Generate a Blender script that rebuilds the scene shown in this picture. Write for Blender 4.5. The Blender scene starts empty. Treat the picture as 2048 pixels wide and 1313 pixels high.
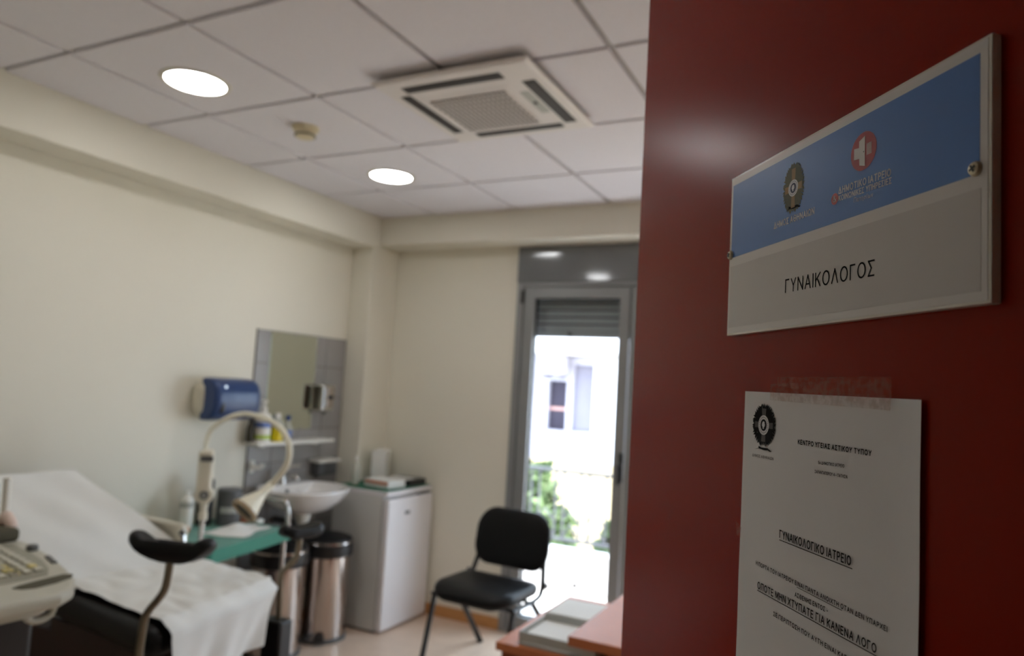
import bpy, bmesh, math, random
from mathutils import Vector, Matrix
random.seed(7)
SC = bpy.context.scene
COL = SC.collection
PI = math.pi

# ------------------------------------------------------------------ camera
F_PX = 1428.605
YAW, PITCH, ROLL = -0.467424, 0.0825155, -0.0587174
CAM = Vector((2.547222, -1.450058, 1.496697))
fwd = Vector((math.sin(YAW)*math.cos(PITCH), math.cos(YAW)*math.cos(PITCH), math.sin(PITCH)))
rgt = Vector((math.cos(YAW), -math.sin(YAW), 0))
dwn = fwd.cross(rgt)
r2 = math.cos(ROLL)*rgt + math.sin(ROLL)*dwn
d2 = -math.sin(ROLL)*rgt + math.cos(ROLL)*dwn
cd = bpy.data.cameras.new('camera')
cam = bpy.data.objects.new('camera', cd)
COL.objects.link(cam)
cam.matrix_world = Matrix(((r2.x, -d2.x, -fwd.x, CAM.x), (r2.y, -d2.y, -fwd.y, CAM.y),
                           (r2.z, -d2.z, -fwd.z, CAM.z), (0, 0, 0, 1)))
cd.sensor_width = 36.0
cd.lens = F_PX/2048*36.0
cd.clip_start = 0.02
cd.dof.use_dof = True
cd.dof.focus_distance = 0.53
cd.dof.aperture_fstop = 5.6
SC.camera = cam

# ------------------------------------------------------------------ light and exposure
SC.view_settings.view_transform = 'Standard'
SC.view_settings.look = 'None'
SC.view_settings.exposure = 0.0
SC.view_settings.gamma = 1.0
SC.view_settings.use_curve_mapping = False
SC.cycles.use_denoising = True
SC.cycles.sample_clamp_indirect = 6.0
SC.cycles.max_bounces = 10
SC.cycles.diffuse_bounces = 6
SC.cycles.caustics_reflective = False
SC.cycles.caustics_refractive = False

LAMP_STRENGTH = 36.0
w = bpy.data.worlds.new('sky'); SC.world = w; w.use_nodes = True
bg = w.node_tree.nodes['Background']
bg.inputs[0].default_value = (0.70, 0.82, 1.0, 1)
bg.inputs[1].default_value = 10.0
sd = bpy.data.lights.new('sun', 'SUN'); sd.energy = 26.0; sd.angle = math.radians(1.5); sd.color = (1.0, 0.96, 0.95)
so = bpy.data.objects.new('sun', sd); COL.objects.link(so)
so.rotation_euler = Vector((-.70, .09, -.68)).to_track_quat('-Z', 'Y').to_euler(); so.location = (9, 2, 9)
pd = bpy.data.lights.new('daylight_portal', 'AREA'); pd.shape = 'RECTANGLE'; pd.size = 2.2; pd.size_y = 2.2
pd.cycles.is_portal = True
po = bpy.data.objects.new('daylight_portal', pd); COL.objects.link(po)
po.location = (1.61, 2.83, 1.1); po.rotation_euler = (math.radians(-90), 0, 0)

# ------------------------------------------------------------------ materials
def srgb(r, g, b):
    f = lambda c: c/12.92 if c <= 0.04045 else ((c+0.055)/1.055)**2.4
    return (f(r/255), f(g/255), f(b/255), 1)
def mat(name, col, rough=0.5, metal=0.0, spec=0.5, bump=0.0, bscale=60, vary=0.0, vscale=6, coat=0.0, trans=0.0, emit=None, estr=0, alpha=1.0, sheen=0.0):
    m = bpy.data.materials.new(name); m.use_nodes = True
    nt = m.node_tree; b = nt.nodes['Principled BSDF']
    b.inputs['Base Color'].default_value = col
    b.inputs['Roughness'].default_value = rough
    b.inputs['Metallic'].default_value = metal
    b.inputs['Specular IOR Level'].default_value = spec
    b.inputs['Coat Weight'].default_value = coat
    b.inputs['Coat Roughness'].default_value = 0.06
    b.inputs['Transmission Weight'].default_value = trans
    b.inputs['Alpha'].default_value = alpha
    b.inputs['Sheen Weight'].default_value = sheen
    if emit: b.inputs['Emission Color'].default_value = emit; b.inputs['Emission Strength'].default_value = estr
    tc = nt.nodes.new('ShaderNodeTexCoord')
    if bump > 0:
        n = nt.nodes.new('ShaderNodeTexNoise'); n.inputs['Scale'].default_value = bscale; n.inputs['Detail'].default_value = 4
        bp = nt.nodes.new('ShaderNodeBump'); bp.inputs['Strength'].default_value = bump; bp.inputs['Distance'].default_value = 0.004
        nt.links.new(tc.outputs['Object'], n.inputs['Vector']); nt.links.new(n.outputs['Fac'], bp.inputs['Height'])
        nt.links.new(bp.outputs['Normal'], b.inputs['Normal'])
    if vary > 0:
        n = nt.nodes.new('ShaderNodeTexNoise'); n.inputs['Scale'].default_value = vscale; n.inputs['Detail'].default_value = 5
        rp = nt.nodes.new('ShaderNodeValToRGB')
        rp.color_ramp.elements[0].position = 0.3; rp.color_ramp.elements[1].position = 0.7
        rp.color_ramp.elements[0].color = tuple(c*(1-vary) for c in col[:3])+(1,)
        rp.color_ramp.elements[1].color = tuple(min(1, c*(1+vary)) for c in col[:3])+(1,)
        nt.links.new(tc.outputs['Object'], n.inputs['Vector']); nt.links.new(n.outputs['Fac'], rp.inputs['Fac'])
        nt.links.new(rp.outputs['Color'], b.inputs['Base Color'])
    return m
M = {}
M['wall'] = mat('cream_wall_paint', srgb(224, 220, 206), 0.7, bump=0.08, bscale=160, vary=0.012, vscale=2)
M['soffit'] = mat('white_plaster', srgb(222, 218, 204), 0.75, bump=0.06, bscale=120)
M['tile_c'] = mat('ceiling_tile', srgb(222, 219, 224), 0.9, bump=0.25, bscale=320, vary=0.02, vscale=90)
M['tbar'] = mat('ceiling_tee', srgb(168, 163, 160), 0.6, vary=0.02)
M['floor'] = mat('beige_vinyl', srgb(216, 192, 172), 0.32, bump=0.03, bscale=40, vary=0.05, vscale=9)
M['skirt'] = mat('orange_skirting', srgb(190, 138, 84), 0.45, vary=0.05, vscale=20)
M['tile'] = mat('grey_wall_tile', srgb(150, 147, 145), 0.22, vary=0.03, vscale=5)
M['grout'] = mat('dark_grout', srgb(92, 88, 86), 0.8, vary=0.05, vscale=30)
M['alu'] = mat('grey_aluminium', srgb(138, 140, 141), 0.36, metal=0.2, vary=0.02)
M['alu_box'] = mat('grey_gloss_panel', srgb(118, 121, 124), 0.09, metal=0.1, vary=0.02)
M['shutter'] = mat('shutter_slat', srgb(168, 173, 182), 0.5, vary=0.03)
M['gasket'] = mat('black_gasket', srgb(24, 24, 26), 0.6, vary=0.05)
M['grey_dd'] = mat('charcoal_plastic', srgb(44, 40, 38), 0.5, vary=0.05)
M['black'] = mat('black_plastic', srgb(20, 20, 21), 0.38, vary=0.05)
M['leather'] = mat('black_leatherette', srgb(11, 11, 13), 0.42, spec=0.25, bump=0.08, bscale=260, vary=0.05)
M['blackmetal'] = mat('black_steel', srgb(14, 14, 15), 0.35, metal=0.2, vary=0.05)
M['chrome'] = mat('chrome', srgb(205, 203, 200), 0.12, metal=1.0, vary=0.01)
M['steel'] = mat('polished_steel', srgb(190, 180, 174), 0.16, metal=1.0, vary=0.02)
M['rod'] = mat('worn_steel_rod', srgb(128, 118, 100), 0.34, metal=0.75, vary=0.06, vscale=20)
M['white'] = mat('white_enamel', srgb(226, 224, 226), 0.25, vary=0.01)
M['white_side'] = mat('white_painted_steel', srgb(206, 206, 202), 0.35, bump=0.05, bscale=300, vary=0.01)
M['ceramic'] = mat('white_ceramic', srgb(228, 226, 224), 0.10, vary=0.01, coat=0.3)
M['plastic_w'] = mat('white_plastic', srgb(228, 226, 218), 0.35, vary=0.01)
M['cream'] = mat('cream_plastic', srgb(212, 206, 188), 0.4, vary=0.02)
M['console'] = mat('console_beige', srgb(190, 188, 174), 0.4, vary=0.02)
M['console_d'] = mat('console_keybed', srgb(150, 148, 132), 0.5, vary=0.03)
M['key'] = mat('cream_key', srgb(205, 203, 188), 0.4, vary=0.02)
M['keyy'] = mat('yellow_key', srgb(222, 208, 140), 0.4, vary=0.02)
M['slot'] = mat('dark_olive_recess', srgb(72, 68, 50), 0.7, vary=0.05)
M['paper'] = mat('white_paper', srgb(226, 226, 222), 0.8, bump=0.05, bscale=30, vary=0.01)
M['sheet'] = mat('couch_paper', srgb(222, 222, 218), 0.85, bump=0.35, bscale=9, vary=0.02, vscale=5)
M['green'] = mat('green_cloth', srgb(48, 124, 104), 0.85, bump=0.15, bscale=220, vary=0.05, sheen=0.3)
M['gmat'] = mat('green_mat', srgb(34, 98, 74), 0.85, bump=0.1, bscale=220, vary=0.05)
M['grey_d'] = mat('dark_grey_plastic', srgb(86, 87, 88), 0.45, vary=0.03)
M['grey_l'] = mat('light_grey_plastic', srgb(172, 174, 168), 0.45, vary=0.02)
M['blue_t'] = mat('blue_tinted_plastic', srgb(44, 66, 110), 0.33, spec=0.4, vary=0.05, vscale=3, coat=0.1)
M['red_door'] = mat('red_laminate', srgb(150, 31, 7), 0.24, spec=0.085, bump=0.012, bscale=500, vary=0.03, vscale=4)
M['door_edge'] = mat('door_edge_band', srgb(120, 36, 18), 0.5, vary=0.04)
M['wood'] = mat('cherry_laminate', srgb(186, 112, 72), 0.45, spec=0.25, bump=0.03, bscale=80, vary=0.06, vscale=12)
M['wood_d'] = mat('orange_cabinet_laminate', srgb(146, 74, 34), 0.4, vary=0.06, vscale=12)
M['yellow'] = mat('yellow_liquid_soap', srgb(206, 184, 20), 0.25, vary=0.04)
M['lgreen'] = mat('lime_label', srgb(170, 196, 72), 0.5, vary=0.03)
M['lblue'] = mat('blue_label', srgb(96, 118, 176), 0.5, vary=0.03)
M['bluecap'] = mat('blue_cap', srgb(30, 62, 118), 0.4, vary=0.03)
M['clear'] = mat('clear_plastic', srgb(206, 208, 196), 0.15, alpha=0.6, vary=0.02)
M['terra'] = mat('terracotta_liquid', srgb(182, 104, 78), 0.4, vary=0.04)
M['orange'] = mat('orange_plastic', srgb(206, 110, 48), 0.5, vary=0.04)
M['brown'] = mat('dark_brown_plastic', srgb(58, 50, 30), 0.5, vary=0.04)
M['maroon'] = mat('dark_maroon_panel', srgb(44, 18, 15), 0.5, vary=0.05)
M['pink'] = mat('pale_pink_plastic', srgb(222, 200, 188), 0.4, vary=0.02)
M['tan'] = mat('tan_lamp_rim', srgb(150, 128, 96), 0.4, vary=0.03)
M['lampw'] = mat('ivory_lamp_enamel', srgb(232, 228, 208), 0.3, vary=0.01)
M['ac'] = mat('ivory_abs_plastic', srgb(220, 215, 212), 0.45, vary=0.01)
M['acdark'] = mat('dark_outlet', srgb(52, 48, 48), 0.6, vary=0.04)
M['acslot'] = mat('grille_recess', srgb(74, 66, 61), 0.7, vary=0.04)
M['smoke'] = mat('yellowed_plastic', srgb(208, 196, 164), 0.5, vary=0.02)
M['lamp'] = mat('lit_diffuser', srgb(255, 250, 235), 0.5, emit=(1.0, 0.99, 0.98, 1), estr=LAMP_STRENGTH)
M['ring'] = mat('lamp_trim_ring', srgb(208, 204, 190), 0.35, vary=0.02)
M['acrylic'] = mat('acrylic_edge', srgb(242, 240, 232), 0.18, vary=0.02, coat=0.4)
M['s_white'] = mat('sign_white_print', srgb(240, 239, 239), 0.3, spec=0.3, coat=0.12, vary=0.008, vscale=40)
M['s_blue'] = mat('sign_blue_print', srgb(98, 146, 220), 0.3, spec=0.3, coat=0.12, vary=0.02, vscale=14)
M['s_grey'] = mat('sign_grey_print', srgb(222, 220, 220), 0.3, spec=0.3, coat=0.12, vary=0.008, vscale=40)
M['ink'] = mat('black_ink', srgb(14, 14, 14), 0.8, spec=0.2, vary=0.05)
M['inkg'] = mat('grey_ink', srgb(84, 82, 80), 0.6, vary=0.05)
M['inkw'] = mat('pale_ink', srgb(238, 240, 246), 0.5, vary=0.02)
M['inkred'] = mat('red_print', srgb(176, 30, 36), 0.4, coat=0.3, vary=0.03)
M['olive'] = mat('olive_print', srgb(92, 96, 66), 0.5, vary=0.12, vscale=900)
M['gold'] = mat('gold_print', srgb(168, 140, 92), 0.5, vary=0.05)
M['navy'] = mat('navy_print', srgb(40, 52, 92), 0.5, vary=0.05)
M['notice'] = mat('notice_paper', srgb(242, 243, 246), 0.75, vary=0.012, vscale=22)
M['stain'] = mat('faint_paper_smudge', srgb(176, 175, 174), 0.8, vary=0.03, vscale=60)
M['screw'] = mat('nickel_screw', srgb(200, 192, 168), 0.3, metal=0.7, vary=0.03)
M['outwhite'] = mat('white_render', srgb(232, 229, 230), 0.9, bump=0.05, vary=0.015)
M['outbeige'] = mat('beige_render', srgb(205, 182, 144), 0.9, vary=0.03)
M['outlilac'] = mat('lilac_shutter', srgb(132, 127, 140), 0.8, vary=0.03)
M['outwin'] = mat('dark_window_glass', srgb(56, 50, 62), 0.4, spec=0.1, vary=0.05)
M['outpink'] = mat('pink_window_bar', srgb(170, 130, 124), 0.7, vary=0.03)
M['outside_w'] = mat('shade_toned_render', srgb(165, 160, 170), 0.9, vary=0.03)  # white facade's left strip with shade put into the colour; condenser casing shares it
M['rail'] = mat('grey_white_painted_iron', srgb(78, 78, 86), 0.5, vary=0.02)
M['leaf'] = mat('leaf_green', srgb(80, 98, 58), 0.7, vary=0.25, vscale=4)
M['stem'] = mat('woody_stem', srgb(96, 80, 60), 0.9, vary=0.1)
M['marble'] = mat('pale_balcony_tile', srgb(224, 218, 214), 0.6, vary=0.02)
M['ground'] = mat('pale_paving', srgb(190, 184, 172), 0.9, vary=0.05)
def glass_mat():
    m = bpy.data.materials.new('window_glass'); m.use_nodes = True; nt = m.node_tree; nt.nodes.clear()
    o = nt.nodes.new('ShaderNodeOutputMaterial'); mx = nt.nodes.new('ShaderNodeMixShader')
    t = nt.nodes.new('ShaderNodeBsdfTransparent'); t.inputs[0].default_value = (0.93, 0.95, 0.94, 1)
    g = nt.nodes.new('ShaderNodeBsdfGlossy'); g.inputs['Roughness'].default_value = 0.02
    lw = nt.nodes.new('ShaderNodeLayerWeight'); pw = nt.nodes.new('ShaderNodeMath'); pw.operation = 'POWER'; pw.inputs[1].default_value = 5
    fr = nt.nodes.new('ShaderNodeMath'); fr.operation = 'MULTIPLY_ADD'; fr.inputs[1].default_value = 0.9; fr.inputs[2].default_value = 0.03
    nt.links.new(lw.outputs['Facing'], pw.inputs[0]); nt.links.new(pw.outputs[0], fr.inputs[0]); nt.links.new(fr.outputs[0], mx.inputs[0]); nt.links.new(t.outputs[0], mx.inputs[1]); nt.links.new(g.outputs[0], mx.inputs[2])
    nt.links.new(mx.outputs[0], o.inputs[0]); return m
M['glass'] = glass_mat()
def mirror_mat():
    m = mat('mirror_silver', srgb(206, 212, 200), 0.02, metal=1.0, vary=0.004); return m
M['mirror'] = mirror_mat()
def tape_mat():
    m = bpy.data.materials.new('frosted_tape'); m.use_nodes = True; nt = m.node_tree; b = nt.nodes['Principled BSDF']
    b.inputs['Base Color'].default_value = srgb(214, 150, 124); b.inputs['Roughness'].default_value = 0.45
    tc = nt.nodes.new('ShaderNodeTexCoord'); n = nt.nodes.new('ShaderNodeTexNoise'); n.inputs['Scale'].default_value = 190; n.inputs['Detail'].default_value = 6
    rp = nt.nodes.new('ShaderNodeValToRGB'); rp.color_ramp.elements[0].position = 0.40; rp.color_ramp.elements[1].position = 0.60
    rp.color_ramp.elements[0].color = (0.06,)*3+(1,); rp.color_ramp.elements[1].color = (0.20,)*3+(1,)
    nt.links.new(tc.outputs['Object'], n.inputs['Vector']); nt.links.new(n.outputs['Fac'], rp.inputs['Fac']); nt.links.new(rp.outputs['Color'], b.inputs['Alpha'])
    return m
M['tape'] = tape_mat()

# ------------------------------------------------------------------ mesh helpers
def NB(): return bmesh.new()
def merge(bm, t, mi=0):
    for f in t.faces: f.material_index = mi
    me = bpy.data.meshes.new('tmp'); t.to_mesh(me); t.free(); bm.from_mesh(me); bpy.data.meshes.remove(me)
def box(bm, x0, x1, y0, y1, z0, z1, bev=0.0, seg=2, mi=0, rot=None, pivot=None):
    t = bmesh.new(); bmesh.ops.create_cube(t, size=1)
    for v in t.verts:
        v.co = Vector((x0+(v.co.x+.5)*(x1-x0), y0+(v.co.y+.5)*(y1-y0), z0+(v.co.z+.5)*(z1-z0)))
    if bev > 0:
        bev = min(bev, .49*min(abs(x1-x0), abs(y1-y0), abs(z1-z0)))
        bmesh.ops.bevel(t, geom=t.edges[:], offset=bev, segments=seg, profile=0.5, affect='EDGES')
    if rot is not None:
        c = pivot or Vector(((x0+x1)/2, (y0+y1)/2, (z0+z1)/2))
        bmesh.ops.rotate(t, verts=t.verts[:], cent=c, matrix=rot)
    merge(bm, t, mi); return bm
def hexa(bm, pts, bev=0.0, mi=0, seg=2):
    """8 points: bottom 4 ccw, top 4 ccw"""
    t = bmesh.new(); v = [t.verts.new(p) for p in pts]
    for q in ((3, 2, 1, 0), (4, 5, 6, 7), (0, 1, 5, 4), (1, 2, 6, 5), (2, 3, 7, 6), (3, 0, 4, 7)):
        t.faces.new([v[i] for i in q])
    if bev: bmesh.ops.bevel(t, geom=t.edges[:], offset=bev, segments=seg, profile=0.5, affect='EDGES')
    bmesh.ops.recalc_face_normals(t, faces=t.faces[:]); merge(bm, t, mi); return bm
def spline(pts, n=8):
    P = [Vector(p) for p in pts]; out = []
    for i in range(len(P)-1):
        a = P[max(i-1, 0)]; b = P[i]; c = P[i+1]; d = P[min(i+2, len(P)-1)]
        for k in range(n):
            t = k/n
            out.append(.5*((2*b)+(c-a)*t+(2*a-5*b+4*c-d)*t*t+(3*b-a-3*c+d)*t**3))
    out.append(P[-1]); return out
def tube(bm, pts, r, seg=10, mi=0, caps=True, sx=1.0):
    P = [Vector(p) for p in pts]; n = len(P); R = r if isinstance(r, (list, tuple)) else [r]*n
    t = bmesh.new(); rings = []
    tan = []
    for i in range(n):
        a = P[max(i-1, 0)]; b = P[min(i+1, n-1)]; tan.append((b-a).normalized())
    up = Vector((0, 0, 1)) if abs(tan[0].z) < .9 else Vector((1, 0, 0))
    u = tan[0].cross(up).normalized()
    for i in range(n):
        u = (u-tan[i]*u.dot(tan[i])).normalized(); v = tan[i].cross(u)
        rings.append([t.verts.new(P[i]+R[i]*(math.cos(2*PI*k/seg)*u*sx+math.sin(2*PI*k/seg)*v)) for k in range(seg)])
    for i in range(n-1):
        for k in range(seg):
            t.faces.new((rings[i][k], rings[i][(k+1) % seg], rings[i+1][(k+1) % seg], rings[i+1][k]))
    if caps:
        t.faces.new(rings[0][::-1]); t.faces.new(rings[-1])
    bmesh.ops.recalc_face_normals(t, faces=t.faces[:]); merge(bm, t, mi); return bm
def lathe(bm, prof, c=(0, 0, 0), seg=32, mi=0, axis=None, sx=1.0, sy=1.0, capb=True, capt=True):
    t = bmesh.new(); rings = []
    Q = Vector((0, 0, 1)).rotation_difference(Vector(axis).normalized()).to_matrix() if axis else Matrix.Identity(3)
    c = Vector(c)
    for r, z in prof:
        rings.append([t.verts.new(c+Q@Vector((r*sx*math.cos(2*PI*k/seg), r*sy*math.sin(2*PI*k/seg), z))) for k in range(seg)])
    for i in range(len(rings)-1):
        for k in range(seg):
            t.faces.new((rings[i][k], rings[i][(k+1) % seg], rings[i+1][(k+1) % seg], rings[i+1][k]))
    if capb: t.faces.new(rings[0][::-1])
    if capt: t.faces.new(rings[-1])
    merge(bm, t, mi); return bm
def prism(bm, poly, z0, z1, bev=0.0, mi=0, seg=2):
    t = bmesh.new()
    a = [t.verts.new((x, y, z0)) for x, y in poly]; b = [t.verts.new((x, y, z1)) for x, y in poly]; n = len(poly)
    fb = t.faces.new(a[::-1]); ft = t.faces.new(b)
    for i in range(n): t.faces.new((a[i], a[(i+1) % n], b[(i+1) % n], b[i]))
    bmesh.ops.recalc_face_normals(t, faces=t.faces[:])
    if bev: bmesh.ops.bevel(t, geom=[e for e in t.edges if e.verts[0].co.z == e.verts[1].co.z], offset=bev, segments=seg, profile=0.5, affect='EDGES')
    merge(bm, t, mi); return bm
def grid(bm, fn, nu, nv, mi=0, thick=0.0):
    t = bmesh.new(); V = [[t.verts.new(fn(i/nu, j/nv)) for j in range(nv+1)] for i in range(nu+1)]
    for i in range(nu):
        for j in range(nv): t.faces.new((V[i][j], V[i+1][j], V[i+1][j+1], V[i][j+1]))
    if thick: bmesh.ops.solidify(t, geom=t.faces[:], thickness=thick)
    bmesh.ops.recalc_face_normals(t, faces=t.faces[:]); merge(bm, t, mi); return bm
def rrect(x0, x1, y0, y1, r, n=6):
    out = []
    for cx, cy, a in ((x1-r, y1-r, 0), (x0+r, y1-r, 90), (x0+r, y0+r, 180), (x1-r, y0+r, 270)):
        for k in range(n+1):
            t = math.radians(a+90*k/n); out.append((cx+r*math.cos(t), cy+r*math.sin(t)))
    return out
MW = {}
def link(name, bm, mats, parent=None, loc=(0, 0, 0), world=True, angle=35):
    me = bpy.data.meshes.new(name)
    if not isinstance(mats, (list, tuple)): mats = [mats]
    for m in mats: me.materials.append(M[m])
    loc = Vector(loc)
    if world:
        W = MW[parent.name] if parent else Matrix.Translation(loc)
        bm.transform(W.inverted())
    bm.to_mesh(me); bm.free()
    for p in me.polygons: p.use_smooth = True
    me.set_sharp_from_angle(angle=math.radians(angle))
    o = bpy.data.objects.new(name, me); COL.objects.link(o)
    wn_ = o.modifiers.new('weighted_normals', 'WEIGHTED_NORMAL'); wn_.keep_sharp = True; wn_.weight = 80
    if parent: o.parent = parent; MW[o.name] = MW[parent.name].copy()
    else: o.location = loc; MW[o.name] = Matrix.Translation(loc)
    return o
def tag(o, label, cat, group=None, kind=None):
    o['label'] = label; o['category'] = cat
    if group: o['group'] = group
    if kind: o['kind'] = kind
    return o
def thing(name, label, cat, loc=(0, 0, 0), rotz=0.0, group=None, kind=None):
    o = bpy.data.objects.new(name, None); COL.objects.link(o); o.empty_display_size = .1
    o.location = loc; o.rotation_euler = (0, 0, rotz)
    MW[o.name] = Matrix.Translation(Vector(loc)) @ Matrix.Rotation(rotz, 4, 'Z')
    if kind: o['kind'] = kind
    if label: tag(o, label, cat, group)
    return o
def struct(name, bm, mats, parent=None):
    o = link(name, bm, mats, parent)
    if not parent: o['kind'] = 'structure'
    return o

# ------------------------------------------------------------------ room shell
XL, XR, YN, YF, H = -0.60, 3.20, -1.28, 2.62, 2.58
SZ = 2.375                                   # underside of the two bulkheads
WX0, WX1 = 0.52, 2.70                        # balcony door opening, widened out of view to let in more daylight
b = NB(); box(b, XL-.2, XR+.2, YN-2.2, YF+.2, -.15, 0); struct('floor', b, 'floor')
b = NB(); box(b, XL-.2, XL, YN-.12, YF+.2, 0, 2.8); struct('wall_left', b, 'wall')
b = NB()
box(b, XL, WX0, YF, YF+.2, 0, 2.8); box(b, WX1, XR+.2, YF, YF+.2, 0, 2.8); box(b, WX0, WX1, YF, YF+.2, SZ+.02, 2.8)
struct('wall_far', b, 'wall')
b = NB(); box(b, XR, XR+.2, YN-.12, YF, 0, 2.8); struct('wall_right', b, 'wall')
b = NB()
box(b, XL, 1.90, YN-.12, YN, 0, 2.8); box(b, 2.84, XR, YN-.12, YN, 0, 2.8); box(b, 1.90, 2.84, YN-.12, YN, 2.12, 2.8)
struct('wall_near', b, 'wall')
b = NB()
box(b, .6, .8, -3.4, YN-.12, 0, 2.8); box(b, 3.4, 3.6, -3.4, YN-.12, 0, 2.8); box(b, .6, 3.6, -3.5, -3.3, 0, 2.8)
struct('wall_corridor', b, 'wall')
b = NB(); box(b, .6, 3.6, -3.5, YN-.12, 2.62, 2.8); struct('ceiling_corridor', b, 'soffit')
b = NB(); box(b, XL, XL+.17, 2.33, YF, 0, SZ+.02, .006); struct('wall_corner', b, 'wall')
b = NB(); box(b, XL, -.41, YN, 2.38, SZ-.005, 2.8, .008); struct('trim_1', b, 'soffit')
b = NB(); box(b, XL, XR, 2.38, YF, SZ+.02, 2.8, .008); struct('trim_2', b, 'soffit')
# suspended ceiling: tiles hang a little below the tee grid
b = NB(); box(b, -.41, XR, YN, 2.38, H+.015, 2.8, mi=1)
g = .010
xs = [-.41, 0, .6, 1.2, 1.8, 2.4, 3.0, XR]; ys = [YN, -1.2, -.6, 0, .6, 1.2, 1.8, 2.38]
for i in range(len(xs)-1):
    for j in range(len(ys)-1):
        x0 = xs[i]+(g if i else 0); x1 = xs[i+1]-(g if i < len(xs)-2 else 0)
        y0 = ys[j]+(g if j else 0); y1 = ys[j+1]-(g if j < len(ys)-2 else 0)
        box(b, x0, x1, y0, y1, H, H+.02, .003, 1)
struct('ceiling', b, ['tile_c', 'tbar'])
# skirting
b = NB(); box(b, XL+.17, WX0, YF-.012, YF, 0, .072, .003); struct('baseboard_far', b, 'skirt')
b = NB(); box(b, XL, XL+.012, YN, 1.9, 0, .072, .003); struct('baseboard_left', b, 'skirt')
# tiled splashback (surface pattern of one panel)
b = NB(); box(b, XL, XL+.006, 1.545, 2.325, .20, 1.746, mi=1)
yc = [1.545]+[1.725+.2045*k for k in range(3)]+[2.325]
zc = [.20, .386, .581, .776, .971, 1.166, 1.36, 1.553, 1.746]
for i in range(len(yc)-1):
    for j in range(len(zc)-1):
        box(b, XL+.004, XL+.011, yc[i]+.002, yc[i+1]-.002, zc[j]+.002, zc[j+1]-.002, .0012, 1)
struct('trim_3', b, ['tile', 'grout'])
XT = XL+.011

# ------------------------------------------------------------------ balcony door with shutter
wd = thing('door_2', None, None, (WX0, YF, 0), kind='structure')
b = NB(); box(b, WX0, WX1, 2.60, 2.80, 2.165, SZ+.0195, .004); link('shutter_box', b, 'alu_box', wd)
b = NB()
box(b, WX0, WX0+.045, 2.61, 2.72, .0, 2.165, .003); box(b, WX1-.045, WX1, 2.61, 2.72, .0, 2.165, .003)
box(b, WX0+.045, WX1-.045, 2.61, 2.72, 2.14, 2.165, .003); box(b, WX0+.045, WX1-.045, 2.61, 2.72, 0, .03, .003)
link('frame', b, 'alu', wd)
def sash(x0, x1, hx):
    s = NB(); y0, y1 = 2.618, 2.678
    box(s, x0, x0+.075, y0, y1, .035, 2.136, .006); box(s, x1-.065, x1, y0, y1, .035, 2.136, .006)
    box(s, x0+.07, x1-.06, y0, y1, 2.066, 2.136, .006); box(s, x0+.07, x1-.06, y0, y1, .035, .105, .006)
    so_ = link('sash', s, 'alu', wd)
    k = NB(); box(k, x0+.073, x1-.063, 2.652, 2.660, .10, 2.07); link('glass_pane', k, 'glass', so_)
    k = NB()
    for a, bb, c, d in ((x0+.073, x0+.08, .1, 2.07), (x1-.07, x1-.063, .1, 2.07)): box(k, a, bb, 2.64, 2.668, c, d)
    box(k, x0+.073, x1-.063, 2.64, 2.668, 2.06, 2.07); box(k, x0+.073, x1-.063, 2.64, 2.668, .1, .11)
    link('gasket', k, 'gasket', so_)
    return so_
s1 = sash(.569, 1.268, 0); s2 = sash(1.276, 1.968, 0); s3 = sash(1.976, 2.668, 0)
k = NB(); box(k, 1.245, 1.270, 2.600, 2.619, .98, 1.15, .005); box(k, 1.250, 1.264, 2.575, 2.602, 1.07, 1.09, .004)
box(k, 1.248, 1.266, 2.566, 2.580, .97, 1.09, .005); link('handle', k, 'black', s1)
for z in (2.03, .25):
    k = NB(); box(k, .552, .572, 2.598, 2.618, z, z+.085, .005); link('hinge', k, 'black', wd)
k = NB()
n = 0; z = 1.835
box(k, .57, 2.65, 2.735, 2.75, 1.83, 1.87, .004)
z = 1.872
while z < 2.18:
    box(k, .57, 2.65, 2.737, 2.752, z, z+.0375, .008, 3); z += .0455
box(k, .57, 2.65, 2.753, 2.757, 1.835, 2.19, mi=1)  # added backing plate, keeps daylight from leaking through the slat gaps
link('roller_shutter', k, ['shutter', 'gasket'], wd)
for x in (.85, 1.6, 2.3):
    k = NB(); lathe(k, [(.012, 0), (.012, .02), (.008, .028)], (x, 2.735, 1.85), 12, axis=(0, -1, 0)); link('shutter_stop', k, 'black', wd)

# ------------------------------------------------------------------ outside
b = NB(); box(b, -3, 4, YF+.2, 3.84, -.15, 0); struct('floor_balcony', b, 'marble')
b = NB(); box(b, -3, 4, 3.69, 3.84, 0, .29, .01)
tag(link('balcony_parapet', b, 'outwhite', loc=(.5, 3.76, 0)), 'low white rendered balcony wall under the iron railing', 'wall')
b = NB(); lathe(b, [(.02, 0), (.02, .006)], (.602, 3.69, .05), 16, axis=(0, -1, 0))
tag(link('drain_outlet', b, 'black', loc=(.602, 3.69, .05)), 'small dark round drain hole at the foot of the balcony wall', 'drain')
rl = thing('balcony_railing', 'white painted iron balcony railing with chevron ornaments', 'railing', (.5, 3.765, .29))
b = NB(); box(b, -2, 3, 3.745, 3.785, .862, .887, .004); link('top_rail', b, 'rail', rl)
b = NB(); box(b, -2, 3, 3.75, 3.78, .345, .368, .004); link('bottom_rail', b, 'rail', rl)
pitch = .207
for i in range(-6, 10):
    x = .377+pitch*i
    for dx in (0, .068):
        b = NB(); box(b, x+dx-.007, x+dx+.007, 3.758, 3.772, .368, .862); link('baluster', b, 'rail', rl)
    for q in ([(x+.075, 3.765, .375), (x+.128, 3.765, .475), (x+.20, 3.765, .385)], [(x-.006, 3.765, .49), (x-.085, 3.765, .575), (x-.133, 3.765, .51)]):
        b = NB(); tube(b, q, .009, 8); link('chevron_ornament', b, 'rail', rl)
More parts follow.
